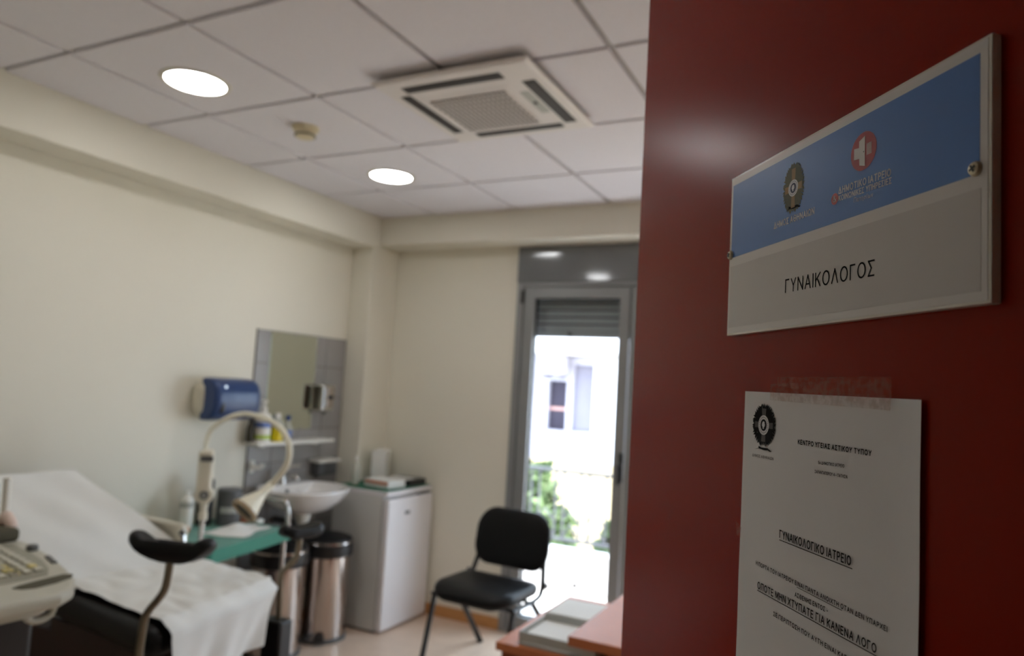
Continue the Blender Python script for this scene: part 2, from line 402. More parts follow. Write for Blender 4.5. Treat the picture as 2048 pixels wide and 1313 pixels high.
for x in (-1.9, -.1, 1.5, 2.9):
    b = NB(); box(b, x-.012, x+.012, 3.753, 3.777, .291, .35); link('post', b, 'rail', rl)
b = NB(); box(b, -30, 30, 3.84, 60, -3.3, -3.2); struct('ground', b, 'ground')
nb = thing('apartment_building', 'white rendered neighbouring building seen through the balcony door', 'building', (0, 8.5, -3.2))
b = NB()
box(b, -1.08, 6, 8.5, 14, .45, 2.0); link('wall', b, 'outwhite', nb)
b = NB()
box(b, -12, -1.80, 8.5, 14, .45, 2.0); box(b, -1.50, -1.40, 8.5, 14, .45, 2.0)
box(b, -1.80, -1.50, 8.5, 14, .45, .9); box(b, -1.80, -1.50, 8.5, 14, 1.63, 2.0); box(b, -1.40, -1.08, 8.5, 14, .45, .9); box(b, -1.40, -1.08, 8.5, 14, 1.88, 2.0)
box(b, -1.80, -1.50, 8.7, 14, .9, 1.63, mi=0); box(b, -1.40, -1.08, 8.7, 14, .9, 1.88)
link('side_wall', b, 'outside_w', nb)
b = NB(); box(b, -12, 6, 8.45, 14, -3.2, .45); link('lower_wall', b, 'outbeige', nb)
b = NB(); box(b, -12, 6, 7.75, 14.3, 2.02, 2.28, .02); link('roof_eave', b, 'outwhite', nb)
b = NB(); box(b, -1.80, -1.50, 8.60, 8.64, .9, 1.63); wn = link('window', b, 'outwin', nb)
b = NB(); box(b, -1.80, -1.50, 8.57, 8.61, 1.19, 1.24); link('window_bar', b, 'outpink', wn)
b = NB(); box(b, -1.40, -1.08, 8.58, 8.63, .9, 1.88)
for i in range(24): box(b, -1.40, -1.08, 8.56, 8.585, .905+i*.04, .935+i*.04)
link('closed_shutter', b, 'outlilac', nb)
b = NB(); box(b, -1.86, -1.36, 8.35, 8.5, .84, .87); link('window_sill', b, 'outwhite', nb)
ac2 = thing('outdoor_condenser', 'outdoor air conditioning unit mounted high on the white building', 'air conditioner', (-1.68, 8.3, 1.86))
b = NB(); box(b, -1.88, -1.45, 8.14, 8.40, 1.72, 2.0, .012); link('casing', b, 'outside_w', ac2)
b = NB()
for i in range(6): box(b, -1.84, -1.72, 8.132, 8.145, 1.75+i*.035, 1.765+i*.035)
link('louvre', b, 'outlilac', ac2)
for x_ in (-1.80, -1.56):
    b = NB(); box(b, x_, x_+.03, 8.2, 8.498, 1.67, 1.72); link('bracket', b, 'outlilac', ac2)
def shrub(x, y, z0, hh, rr, n, label):
    t = thing('shrub', label, 'shrub', (x, y, -3.2), group='shrubs below the balcony')
    b = NB()
    for k in range(n):
        a = random.uniform(0, 2*PI); q = random.random()**.5*rr; zz = z0+random.random()*hh
        q *= 1-.55*((zz-z0)/hh)**2
        c = Vector((x+q*math.cos(a), y+q*math.sin(a), zz))
        d = Vector((random.uniform(-1, 1), random.uniform(-1, 1), random.uniform(-.3, 1))).normalized()
        e = d.cross(Vector((random.uniform(-1, 1), random.uniform(-1, 1), .2))).normalized(); L = random.uniform(.05, .10)
        vs = [b.verts.new(c-d*L), b.verts.new(c+e*L*.42), b.verts.new(c+d*L), b.verts.new(c-e*L*.42)]
        b.faces.new(vs)
    link('foliage', b, 'leaf', t)
    b = NB(); tube(b, [(x, y, -3.2), (x+.05, y, -1), (x, y, z0+hh*.7)], [.05, .04, .015], 8)
    for k in range(5):
        a = k*1.3; tube(b, [(x, y, z0), (x+rr*.6*math.cos(a), y+rr*.6*math.sin(a), z0+hh*.6)], [.02, .006], 6)
    link('stem', b, 'stem', t)
shrub(-.62, 5.6, -.75, 1.45, .36, 1300, 'tallest green shrub at the far left behind the balcony railing')
shrub(-.02, 4.65, -.80, 1.22, .34, 1300, 'green shrub close behind the left of the balcony railing')
shrub(.32, 5.75, -.80, 1.0, .38, 1300, 'green shrub set back in the middle behind the balcony railing')
shrub(.80, 4.65, -.75, 1.16, .32, 1300, 'green shrub close behind the right of the balcony railing')

# ------------------------------------------------------------------ ceiling fittings
def downlight(x, y, label):
    t = thing('downlight', label, 'ceiling light', (x, y, H), group='recessed round ceiling lights')
    b = NB(); lathe(b, [(.106, -.001), (.109, -.006), (.124, -.005), (.128, 0.0), (.106, 0.0)], (x, y, H), 48, capb=False, capt=False); link('trim_ring', b, 'ring', t)
    b = NB(); lathe(b, [(.1065, -.0015), (.1065, -.004)], (x, y, H), 48); link('diffuser', b, 'lamp', t)
downlight(.242, .335, 'round lit ceiling light nearest the camera, above the left bulkhead side')
downlight(.248, 1.573, 'round lit ceiling light farther away, beyond the smoke detector')
for x_, y_ in ((2.35, .335), (2.35, 1.573)):      # two fill lights added out of view behind the door to brighten the room
    downlight(x_, y_, 'added fill light in the ceiling on the desk side, unseen behind the red door')
sm = thing('smoke_detector', 'small round yellowed smoke detector on the ceiling between the two lights', 'smoke detector', (.315, .85, H))
b = NB(); lathe(b, [(.058, 0), (.058, -.010), (.050, -.014)], (.315, .85, H), 32); link('base', b, 'smoke', sm)
b = NB(); lathe(b, [(.046, -.012), (.045, -.034), (.036, -.048), (.0, -.05)], (.315, .85, H), 32, capt=False); link('body', b, 'smoke', sm)
b = NB(); lathe(b, [(.046, -.036), (.047, -.041)], (.315, .85, H), 32); link('sensor_slit', b, 'brown', sm)
acx, acy = 1.237, .835
ac = thing('ceiling_air_conditioner', 'square white cassette air conditioner set in the tiled ceiling', 'air conditioner', (acx, acy, H))
b = NB()
x0, x1, y0, y1 = .925, 1.549, .518, 1.152
hexa(b, [(x0+.012, y0+.012, H-.036), (x1-.012, y0+.012, H-.036), (x1-.012, y1-.012, H-.036), (x0+.012, y1-.012, H-.036), (x0, y0, H-.028), (x1, y0, H-.028), (x1, y1, H-.028), (x0, y1, H-.028)], .003)
box(b, x0, x1, y0, y1, H-.0285, H-.021, .002); link('panel', b, 'ac', ac)
b = NB(); box(b, x0+.045, x1-.045, y0+.045, y1-.045, H-.022, H-.0005); link('mounting_collar', b, 'smoke', ac)
zf = H-.036
def acbox(name, m, xa, xb, ya, yb, d, par=ac, bev=.002):
    b = NB(); box(b, xa, xb, ya, yb, zf-d, zf+.004, bev); return link(name, b, m, par)
for xa, xb, ya, yb in ((1.02, 1.42, .572, .622), (1.055, 1.445, 1.055, 1.10), (.972, 1.017, .64, 1.03), (1.462, 1.512, .66, 1.06)):
    o = acbox('air_outlet', 'acdark', xa, xb, ya, yb, .0015)
    b = NB()
    if xb-xa > yb-ya: box(b, xa+.01, xb-.01, ya+.012, yb-.006, zf-.004, zf, .001)
    else: box(b, xa+.012, xb-.006, ya+.01, yb-.01, zf-.004, zf, .001)
    link('louvre', b, 'acdark', o)
gf = acbox('intake_frame', 'ac', 1.025, 1.405, .675, 1.045, .002)
gl = acbox('intake_recess', 'acslot', 1.055, 1.375, .708, 1.016, .004)
b = NB()
for i in range(17):
    x = 1.058+i*.0196; box(b, x, x+.0052, .708, 1.016, zf-.010, zf-.0035)
for i in range(9):
    y = .712+i*.0375; box(b, 1.055, 1.375, y, y+.004, zf-.009, zf-.0035)
link('intake_grille', b, 'ac', gf)
o = acbox('receiver_panel', 'grey_l', 1.415, 1.452, .74, .94, .002)
b = NB(); box(b, 1.426, 1.441, .832, .850, zf-.005, zf-.001, .001); link('sensor_eye', b, 'black', o)
# ------------------------------------------------------------------ red door, sign, notice
P1 = Vector((2.45005938, -.79262917, 1.50520912)); NEAR = Vector((.60433797, -.79672807, 0)); NRM = Vector((-.79672807, -.60433797, 0))
def DW(s, z, off=0.0): return Vector((P1.x+s*NEAR.x+off*NRM.x, P1.y+s*NEAR.y+off*NRM.y, z))
def dbox(bm, s0, s1, z0, z1, o0, o1, bev=0.0, mi=0, seg=2):
    hexa(bm, [DW(s0, z0, o1), DW(s1, z0, o1), DW(s1, z0, o0), DW(s0, z0, o0), DW(s0, z1, o1), DW(s1, z1, o1), DW(s1, z1, o0), DW(s0, z1, o0)], bev, mi, seg)
dr = thing('door_1', None, None, DW(.61, 0, -.02), kind='structure')
b = NB(); dbox(b, -.287, .615, .008, 2.105, -.042, 0, .0012); link('door_leaf', b, 'red_door', dr)
for z in (.25, 1.85):
    b = NB(); tube(b, [DW(.622, z, -.02), DW(.622, z+.09, -.02)], .008, 12); link('hinge', b, 'chrome', dr)
for sgn, off in ((1, 0), (-1, -.042)):
    b = NB()
    lathe(b, [(.024, 0), (.024, .008), (.009, .010), (.009, .05)], DW(-.225, 1.02, off), 24, axis=tuple(NRM*sgn))
    tube(b, [DW(-.225, 1.02, off+sgn*.05), DW(-.10, 1.02, off+sgn*.052)], .009, 12); link('lever_handle', b, 'chrome', dr)
# door lining round the doorway
b = NB(); box(b, 1.86, 1.92, YN-.14, YN+.015, 0, 2.16, .004); box(b, 2.83, 2.88, YN-.14, YN+.0, 0, 2.16, .004); box(b, 1.92, 2.83, YN-.14, YN+.015, 2.115, 2.16, .004)
struct('trim_4', b, 'door_edge')

def arc(cx, cy, rx, ry, a0, a1, n=14):
    return [(cx+rx*math.cos(math.radians(a0+(a1-a0)*k/n)), cy+ry*math.sin(math.radians(a0+(a1-a0)*k/n))) for k in range(n+1)]
O_ = arc(.5, .5, .5, .5, 0, 360, 28)
GL = {  # glyph: (width, strokes in a unit box)
 'Α': (.70, [[(0, 0), (.5, 1), (1, 0)], [(.17, .32), (.83, .32)]]),
 'Β': (.56, [[(0, 0), (0, 1), (.55, 1)]+arc(.55, .77, .37, .23, 90, -90)+[(0, .54)], [(.55, .54)]+arc(.55, .27, .45, .27, 90, -90)+[(0, 0)]]),
 'Γ': (.50, [[(0, 0), (0, 1), (1, 1)]]),
 'Δ': (.70, [[(0, 0), (.5, 1), (1, 0), (0, 0)]]),
 'Ε': (.50, [[(1, 0), (0, 0), (0, 1), (1, 1)], [(0, .53), (.9, .53)]]),
 'Η': (.66, [[(0, 0), (0, 1)], [(1, 0), (1, 1)], [(0, .53), (1, .53)]]),
 'Θ': (.78, [O_, [(.28, .5), (.72, .5)]]),
 'Ι': (0.0, [[(0, 0), (0, 1)]]),
 'Κ': (.60, [[(0, 0), (0, 1)], [(1, 1), (0, .42)], [(.33, .60), (1, 0)]]),
 'Λ': (.70, [[(0, 0), (.5, 1), (1, 0)]]),
 'Μ': (.82, [[(0, 0), (0, 1), (.5, .12), (1, 1), (1, 0)]]),
 'Ν': (.68, [[(0, 0), (0, 1), (1, 0), (1, 1)]]),
 'Ο': (.78, [O_]),
 'Π': (.66, [[(0, 0), (0, 1), (1, 1), (1, 0)]]),
 'Ρ': (.54, [[(0, 0), (0, 1), (.5, 1)]+arc(.5, .73, .5, .27, 90, -90)+[(0, .46)]]),
 'Σ': (.58, [[(1, 1), (0, 1), (.52, .52), (0, 0), (1, 0)]]),
 'Τ': (.62, [[(0, 1), (1, 1)], [(.5, 1), (.5, 0)]]),
 'Υ': (.64, [[(0, 1), (.5, .46), (1, 1)], [(.5, .46), (.5, 0)]]),
 'Χ': (.64, [[(0, 0), (1, 1)], [(0, 1), (1, 0)]]),
 'Ω': (.78, [[(0, 0), (.34, 0)]+arc(.5, .56, .5, .44, 238, -58, 24)+[(.66, 0), (1, 0)]]),
 '5': (.48, [[(.9, 1), (.12, 1), (.06, .56)]+arc(.45, .31, .52, .31, 130, -140)]),
 '4': (.56, [[(.75, 0), (.75, 1), (0, .28), (1, .28)]]),
 'ο': (.50, [arc(.5, .34, .5, .34, 0, 360, 22)]),
 '–': (.50, [[(0, .40), (1, .40)]]), '-': (.30, [[(0, .36), (1, .36)]]),
 'α': (.52, [arc(.42, .34, .42, .34, 30, 330, 20), [(.92, .68), (.84, .2), (1, 0)]]),
 'τ': (.40, [[(0, .68), (1, .68)], [(.5, .68), (.5, .12), (.85, 0)]]),
 'η': (.46, [[(0, .68), (0, 0)], [(0, .45)]+arc(.5, .45, .5, .23, 180, 0)+[(1, -.28)]]),
 'σ': (.52, [arc(.45, .34, .45, .34, 0, 360, 22), [(.45, .68), (1.05, .68)]]),
 'ί': (.12, [[(0, .68), (0, .1), (1, 0)], [(.3, .82), (1.4, 1.0)]]),
 'ω': (.70, [[(.2, .68)]+arc(.25, .30, .25, .30, 130, 360, 14)+[(.5, .45)], [(.5, .30)]+arc(.75, .30, .25, .30, 180, 410, 14)]),
 'ν': (.46, [[(0, .68), (.5, 0), (1, .68)]]),
 '&': (.66, [[(1, 0), (.28, .72)]+arc(.42, .82, .19, .18, 210, -20, 10)+[(.14, .42)]+arc(.36, .24, .36, .24, 140, 320, 12)+[(1, .42)]]),
}
def lettering(s, s0, s1, z0, z1, off, m, parent, bold=0.11, zs=0.0, name='lettering', under=None):
    """strokes of one line of writing fitted to a box on the door plane; zs = rise from left to right"""
    h = z1-z0; gap = .24; x = 0; pos = []
    for ch in s:
        if ch == ' ': x += .40; continue
        wd_, st = GL[ch]; pos.append((x, wd_, st)); x += wd_+gap+bold
    nat = x-gap
    th = bold*h; sx = (s1-s0-th)/((nat-bold)*1.0)
    t = bmesh.new()
    def put(p): return t.verts.new(DW(p[0], z0+p[1]+zs*(p[0]-s0)/(s1-s0), off))
    def seg(a, b_):
        d = Vector((b_[0]-a[0], b_[1]-a[1]));
        if d.length < 1e-9: return
        d.normalize(); q = Vector((-d.y, d.x))*th/2; e = d*th*.42
        t.faces.new([put((a[0]-e.x-q.x, a[1]-e.y-q.y)), put((b_[0]+e.x-q.x, b_[1]+e.y-q.y)), put((b_[0]+e.x+q.x, b_[1]+e.y+q.y)), put((a[0]-e.x+q.x, a[1]-e.y+q.y))])
    for px, wd_, st in pos:
        for line in st:
            L = [(s0+th/2+(px+u*wd_)*sx, th/2+v*(h-th)) for u, v in line]
            for a, b_ in zip(L, L[1:]): seg(a, b_)
    if under:
        for (ua, ub, uz, ut) in under:
            f = lambda q_: zs*(q_-s0)/(s1-s0)
            t.faces.new([t.verts.new(DW(ua, uz+f(ua), off)), t.verts.new(DW(ub, uz+f(ub), off)), t.verts.new(DW(ub, uz+ut+f(ub), off)), t.verts.new(DW(ua, uz+ut+f(ua), off))])
    return link(name, t, m, parent)
def dpoly(bm, pts, off, mi=0):
    f = bm.faces.new([bm.verts.new(DW(s, z, off)) for s, z in pts]); f.material_index = mi
def dell(bm, sc, zc_, rs, rz, off, n=40, mi=0):
    dpoly(bm, [(sc+rs*math.cos(2*PI*k/n), zc_+rz*math.sin(2*PI*k/n)) for k in range(n)], off, mi)
def dring(bm, sc, zc_, r0, r1, off, n=40, mi=0):
    a = [bm.verts.new(DW(sc+r0*math.cos(2*PI*k/n), zc_+r0*math.sin(2*PI*k/n), off)) for k in range(n)]
    c = [bm.verts.new(DW(sc+r1*math.cos(2*PI*k/n), zc_+r1*math.sin(2*PI*k/n), off)) for k in range(n)]
    for k in range(n):
        f = bm.faces.new((a[k], c[k], c[(k+1) % n], a[(k+1) % n])); f.material_index = mi
def emblem(parent, sc, zc_, rs, rz, off, mats, ribz):
    """oval laurel wreath, cross, ringed medallion with a small profile, ribbon; mats = wreath, cross, ring, disc, ribbon"""
    b = NB(); rnd = random.Random(3)
    for row, (fr, L) in enumerate(((.62, .30), (.82, .27), (.95, .20))):
        nn = 26+6*row
        for k in range(nn):
            a = 2*PI*k/nn+row*.1
            if row == 2 and abs((a+PI/2+PI) % (2*PI)-PI) < .16: continue
            cs, cz = sc+rs*fr*math.cos(a), zc_+rz*fr*math.sin(a)
            da = a+rnd.uniform(-.5, .5); ds, dz = math.cos(da)*rs*L, math.sin(da)*rz*L
            ps, pz = -dz*.42, ds*.42
            dpoly(b, [(cs-ds*.7, cz-dz*.7), (cs+ps, cz+pz), (cs+ds, cz+dz), (cs-ps, cz-pz)], off+.00002*(k % 3))
    dell(b, sc, zc_, rs*.72, rz*.75, off-.00003)
    link('emblem_wreath', b, mats[0], parent)
    b = NB(); u, v = rs*.2, rz*.2
    dpoly(b, [(sc-u, zc_-rz*.86), (sc+u, zc_-rz*.86), (sc+u*.7, zc_), (sc+u, zc_+rz*.86), (sc-u, zc_+rz*.86), (sc-u*.7, zc_)], off+.0001)
    dpoly(b, [(sc-rs*.86, zc_-v*.8), (sc, zc_-v*.6), (sc+rs*.86, zc_-v*.8), (sc+rs*.86, zc_+v*.8), (sc, zc_+v*.6), (sc-rs*.86, zc_+v*.8)], off+.00012)
    link('emblem_cross', b, mats[1], parent)
    rr = rs*.50
    b = NB(); dring(b, sc, zc_, rr*.58, rr, off+.00018); link('emblem_ring', b, mats[2], parent)
    b = NB()
    for k in range(26):
        a = 2*PI*k/26; dell(b, sc+rr*.8*math.cos(a), zc_+rr*.8*math.sin(a), rr*.045, rr*.075, off+.00024, 6)
    dell(b, sc, zc_, rr*.60, rr*.60, off+.00022); link('emblem_medallion', b, mats[3], parent)
    b = NB(); q = rr*.40
    dpoly(b, [(sc+q*x, zc_+q*y) for x, y in ((-.35, -.95), (.25, -.95), (.15, -.5), (.5, -.45), (.55, -.1), (.75, .05), (.5, .3), (.55, .7), (.1, .98), (-.4, .85), (-.7, .4), (-.75, -.2), (-.4, -.45))], off+.00028)
    link('emblem_profile', b, mats[2], parent)
    b = NB(); z = ribz; w_ = rs*.80
    dpoly(b, [(sc-w_, z-rz*.13), (sc-w_*.55, z-rz*.02), (sc-w_*.55, z+rz*.08), (sc-w_*.2, z+rz*.02), (sc+w_*.55, z+rz*.03), (sc+w_, z-rz*.10), (sc+w_*.8, z-rz*.13), (sc+w_*.55, z-rz*.08), (sc+w_*.1, z-rz*.10), (sc-w_*.5, z-rz*.05)], off+.0001)
    link('emblem_ribbon', b, mats[4], parent)

sg = thing('door_sign', 'blue and grey acrylic name plate screwed to the red door', 'sign', DW(.117, 1.555, .0035))
b = NB(); dbox(b, -.0275, .2625, 1.5553, 1.7035, .0003, .0065, .0008); link('acrylic_plate', b, 'acrylic', sg)
b = NB(); dbox(b, -.0262, .2602, 1.5572, 1.7015, .006, .0068); pr = link('printed_sheet', b, 's_white', sg)
b = NB(); dbox(b, -.0230, .2550, 1.6272, 1.6952, .0066, .00695); link('blue_band', b, 's_blue', pr)
b = NB(); dbox(b, -.0238, .2560, 1.5625, 1.6190, .0066, .00695); link('grey_band', b, 's_grey', pr)
T = .0071
lettering('ΓΥΝΑΙΚΟΛΟΓΟΣ', .0682, .1725, 1.5837, 1.5947, T, 'ink', pr, 0.105, zs=-.001)
lettering('ΔΗΜΟΣ ΑΘΗΝΑΙΩΝ', .0493, .1050, 1.6393, 1.6448, T, 'inkw', pr, 0.17)
lettering('ΔΗΜΟΤΙΚΟ ΙΑΤΡΕΙΟ', .1333, .1864, 1.6470, 1.6522, T, 'inkw', pr, 0.17, zs=-.0016)
lettering('ΚΟΙΝΩΝΙΚΕΣ ΥΠΗΡΕΣΙΕΣ', .1335, .1870, 1.6418, 1.6461, T, 'inkw', pr, 0.17, zs=-.0016)
lettering('Πατησίων', .1505, .1697, 1.6368, 1.6402, T, 'inkw', pr, 0.11, zs=-.0008)
b = NB(); dell(b, .1294, 1.6446, .0040, .0042, T+.0001); o = link('ampersand_disc', b, 'inkred', pr)
lettering('&', .1276, .1312, 1.6424, 1.6470, T+.0003, 'inkw', pr, 0.12, name='ampersand')
b = NB(); dell(b, .1595, 1.6703, .0131, .0133, T, 64); link('logo_disc', b, 'inkred', pr)
b = NB(); dpoly(b, [(.1611, 1.6806), (.1499+.0052, 1.6783), (.1551, 1.6738), (.1500, 1.6745), (.1499, 1.6667), (.1555, 1.6660), (.1558, 1.6613), (.1614, 1.6594)], T+.0002)
link('logo_open_door', b, 's_white', pr)
b = NB()
for i in range(10): dbox(b, .1629, .1677, 1.6666+i*.00081, 1.6666+i*.00081+.0004, T, T+.0002)
link('logo_stripes', b, 's_white', pr)
b = NB(); dell(b, .1601, 1.6697, .0004, .0005, T+.0003, 10); link('logo_door_knob', b, 'ink', pr)
emblem(pr, .0763, 1.6670, .0135, .0185, T, ('olive', 'gold', 'inkw', 'navy', 'ink'), 1.6518)
for s, z in ((.2526, 1.6304), (-.0233, 1.6300)):
    b = NB(); lathe(b, [(.0042, 0), (.0042, .0008), (.0034, .0022), (.0015, .0028), (0.0001, .0029)], DW(s, z, .0068), 24, axis=tuple(NRM)); sc_ = link('screw', b, 'screw', sg)
    b = NB()
    for a in (.5, .5+PI/2):
        c, sn = math.cos(a)*.0021, math.sin(a)*.0021; w1, w2 = -math.sin(a)*.0006, math.cos(a)*.0006
        pts = [(s-c-w1, z-sn-w2), (s+c-w1, z+sn-w2), (s+c+w1, z+sn+w2), (s-c+w1, z-sn+w2)]
        hexa(b, [DW(*p_, .0090) for p_ in pts]+[DW(*p_, .0099) for p_ in pts])
    link('cross_slot', b, 'black', sc_)

nt_ = thing('paper_notice', 'white printed paper notice taped on the red door below the sign', 'notice', DW(.105, 1.21, .001))
def nfn(u, v):
    s = -.0006+.2104*u; z = 1.5052-.297*v-.0018*u
    off = .0008+.0022*max(0, (u-.86)/.14)**2+.0012*max(0, (v-.9)/.1)**2+.00035*math.sin(7*u+2*v)*math.sin(9*v)**2*(1 if u > .9 or u < .05 else 0)
    return DW(s-.0022*v*(1-u), z, off)
b = NB(); grid(b, nfn, 40, 40); ns = link('paper_sheet', b, 'notice', nt_)
T2 = .0015
lettering('ΚΕΝΤΡΟ ΥΓΕΙΑΣ ΑΣΤΙΚΟΥ ΤΥΠΟΥ', .0823, .1652, 1.4661, 1.4699, T2, 'ink', ns, 0.2, zs=-.0004)
lettering('5ο ΔΗΜΟΤΙΚΟ ΙΑΤΡΕΙΟ', .1085, .1380, 1.4541, 1.4564, T2, 'ink', ns, 0.17, zs=.0009)
lettering('ΣΑΡΑΝΤΑΠΟΡΟΥ 4 – ΠΑΤΗΣΙΑ', .1046, .1417, 1.4472, 1.4495, T2, 'ink', ns, 0.17, zs=.0009)
lettering('ΓΥΝΑΙΚΟΛΟΓΙΚΟ ΙΑΤΡΕΙΟ', .0605, .1470, 1.3913, 1.3977, T2, 'ink', ns, 0.155, under=[(.0605, .1485, 1.3895, .0006)])
lettering('Η ΠΟΡΤΑ ΤΟΥ ΙΑΤΡΕΙΟΥ ΕΙΝΑΙ ΠΑΝΤΑ ΑΝΟΙΧΤΗ ΟΤΑΝ ΔΕΝ ΥΠΑΡΧΕΙ', .0266, .1822, 1.3622, 1.3656, T2, 'ink', ns, 0.17, zs=-.0018, under=[(.0855, .1388, 1.3610, .0004)])
lettering('ΑΣΘΕΝΗΣ ΕΝΤΟΣ -', .0833, .1235, 1.3530, 1.3564, T2, 'ink', ns, 0.17, zs=.0004)
lettering('ΟΠΟΤΕ ΜΗΝ ΧΤΥΠΑΤΕ ΓΙΑ ΚΑΝΕΝΑ ΛΟΓΟ', .0302, .1728, 1.3441, 1.3499, T2, 'ink', ns, 0.15, under=[(.0302, .1740, 1.3424, .0006)])
lettering('ΣΕ ΠΕΡΙΠΤΩΣΗ ΠΟΥ ΑΥΤΗ ΕΙΝΑΙ ΚΛΕΙΣΤΗ', .0550, .1560, 1.3290+.001, 1.3325+.001, T2, 'ink', ns, 0.17, zs=-.001)
emblem(ns, .0328, 1.4775, .0163, .0160, T2, ('ink', 'inkg', 'notice', 'ink', 'ink'), 1.4585)
lettering('ΔΗΜΟΣ ΑΘΗΝΑΙΩΝ', .0160, .0490, 1.4502, 1.4525, T2, 'inkg', ns, 0.17, zs=0)
def tape(lab, pts, off, par=None):
    b = NB(); dpoly(b, pts, off); t2 = bmesh.new(); b2 = b
    bmesh.ops.solidify(b2, geom=b2.faces[:], thickness=.0002); t2.free()
    c = sum((DW(*p_, off) for p_ in pts), Vector())/len(pts)
    return tag(link('adhesive_tape', b2, 'tape', loc=c), lab, 'tape', 'strips of tape holding the notice')
rnd = random.Random(5)
top = [(.0535+.1304*k/24, 1.5172+rnd.uniform(-.0004, .0004)) for k in range(25)]
tape('wide frosted tape strip along the top edge of the notice', [(.0430, 1.4985), (.1830, 1.4960)]+[(.1842, 1.5045), (.1836, 1.5165)]+top[::-1]+[(.0525, 1.5120), (.0430, 1.5115)], .0024)
tape('small torn bit of tape at the left edge of the notice', [(-.0070, 1.392), (.0030, 1.388), (.0035, 1.379), (-.0042, 1.380), (-.0052, 1.386)], .0026)
tape('tape strip at the lower right edge of the notice', [(.1985, 1.350), (.2160, 1.352), (.2165, 1.325), (.1985, 1.322)], .0048)

# ------------------------------------------------------------------ generic cushion
def pad(bm, outline, th, fn, nr=6, edge=.35, mi=0):
    """soft cushion: outline polygon (u, v), thickness th, fn(u, v, w) -> point"""
    t = bmesh.new(); n = len(outline); cu = sum(p[0] for p in outline)/n; cv = sum(p[1] for p in outline)/n
    def ring(s, w): return [t.verts.new(fn(cu+(p[0]-cu)*s, cv+(p[1]-cv)*s, w)) for p in outline]
    prof = [(.25, 1), (.5, .99), (.72, .97), (.86, .90), (.94, .74), (.985, .42), (1, 0)]
    rings = [ring(s, th/2*w) for s, w in prof]+[ring(s, -th/2*w) for s, w in prof[:-1][::-1]]
    for a, b_ in zip(rings, rings[1:]):
        for k in range(n): t.faces.new((a[k], a[(k+1) % n], b_[(k+1) % n], b_[k]))
    for r_, w in ((rings[0], th/2), (rings[-1], -th/2)):
        c = t.verts.new(fn(cu, cv, w))
        for k in range(n): t.faces.new((c, r_[k], r_[(k+1) % n]) if w > 0 else (c, r_[(k+1) % n], r_[k]))
    bmesh.ops.recalc_face_normals(t, faces=t.faces[:]); merge(bm, t, mi); return bm
def rot2(x, y, a): return (x*math.cos(a)-y*math.sin(a), x*math.sin(a)+y*math.cos(a))

# ------------------------------------------------------------------ sink corner on the left wall
mr = thing('wall_mirror', 'frameless rectangular mirror on the grey tiles above the sink', 'mirror', (XT, 1.84, 1.16))
b = NB(); box(b, XT, XT+.005, 1.645, 2.035, 1.164, 1.741, .0015); link('mirror_glass', b, 'mirror', mr)
for y, z in ((1.84, 1.733), (1.73, 1.168), (1.95, 1.168)):
    b = NB(); box(b, XT+.001, XT+.009, y-.009, y+.009, z-.008, z+.008, .002); link('clip', b, 'chrome', mr)
sh = thing('wall_shelf', 'narrow white shelf fixed to the tiles under the mirror', 'shelf', (XT, 1.81, 1.09))
b = NB(); box(b, XT, -.462, 1.500, 2.130, 1.088, 1.106, .006); link('board', b, 'plastic_w', sh)
for y in (1.60, 2.05):
    b = NB(); box(b, XT, -.53, y-.012, y+.012, 1.07, 1.088, .004); link('bracket', b, 'plastic_w', sh)
zt = 1.106
bt = thing('pump_bottle', 'tall white pump bottle with a blue label at left of the shelf', 'bottle', (-.525, 1.580, zt))
b = NB(); lathe(b, [(.040, 0), (.043, .006), (.043, .135), (.036, .155), (.016, .166), (.016, .175)], (-.525, 1.580, zt), 28, sy=1.05); link('body', b, 'plastic_w', bt)
b = NB(); lathe(b, [(.017, .172), (.017, .195), (.007, .198), (.007, .222), (.013, .225), (.013, .236)], (-.525, 1.580, zt), 18); tube(b, [(-.525, 1.580, zt+.230), (-.49, 1.560, zt+.232), (-.482, 1.556, zt+.222)], .005, 8); link('pump', b, 'plastic_w', bt)
b = NB(); lathe(b, [(.0436, .082), (.0436, .112)], (-.525, 1.580, zt), 28, sy=1.05, capb=False, capt=False); link('blue_label', b, 'lblue', bt)
b = NB(); lathe(b, [(.0437, .018), (.0437, .040)], (-.525, 1.580, zt), 28, sy=1.05, capb=False, capt=False); link('green_label', b, 'lgreen', bt)
bt = thing('soap_bottle', 'yellow liquid soap bottle with a white cap on the shelf', 'bottle', (-.515, 1.680, zt))
b = NB(); lathe(b, [(.032, 0), (.035, .005), (.035, .085)], (-.515, 1.680, zt), 24); link('yellow_soap', b, 'yellow', bt)
b = NB(); lathe(b, [(.035, .085), (.034, .105), (.018, .128), (.015, .134)], (-.515, 1.680, zt), 24, capb=False); link('shoulder', b, 'clear', bt)
b = NB(); lathe(b, [(.016, .131), (.016, .158), (.013, .162)], (-.515, 1.680, zt), 18); link('cap', b, 'plastic_w', bt)
bt = thing('antiseptic_bottle', 'slim clear bottle with a blue cap, rightmost on the shelf', 'bottle', (-.535, 1.785, zt))
b = NB(); lathe(b, [(.024, 0), (.026, .004), (.026, .075), (.012, .105), (.010, .118)], (-.535, 1.785, zt), 24); link('body', b, 'clear', bt)
b = NB(); lathe(b, [(.0264, .012), (.0264, .060)], (-.535, 1.785, zt), 24, capb=False, capt=False); link('label', b, 'lblue', bt)
b = NB(); lathe(b, [(.012, .116), (.015, .118), (.015, .142), (.011, .146)], (-.535, 1.785, zt), 18); link('blue_cap', b, 'bluecap', bt)
bt = thing('brown_bottle', 'narrow dark brown bottle at the left end of the shelf', 'bottle', (-.55, 1.513, zt))
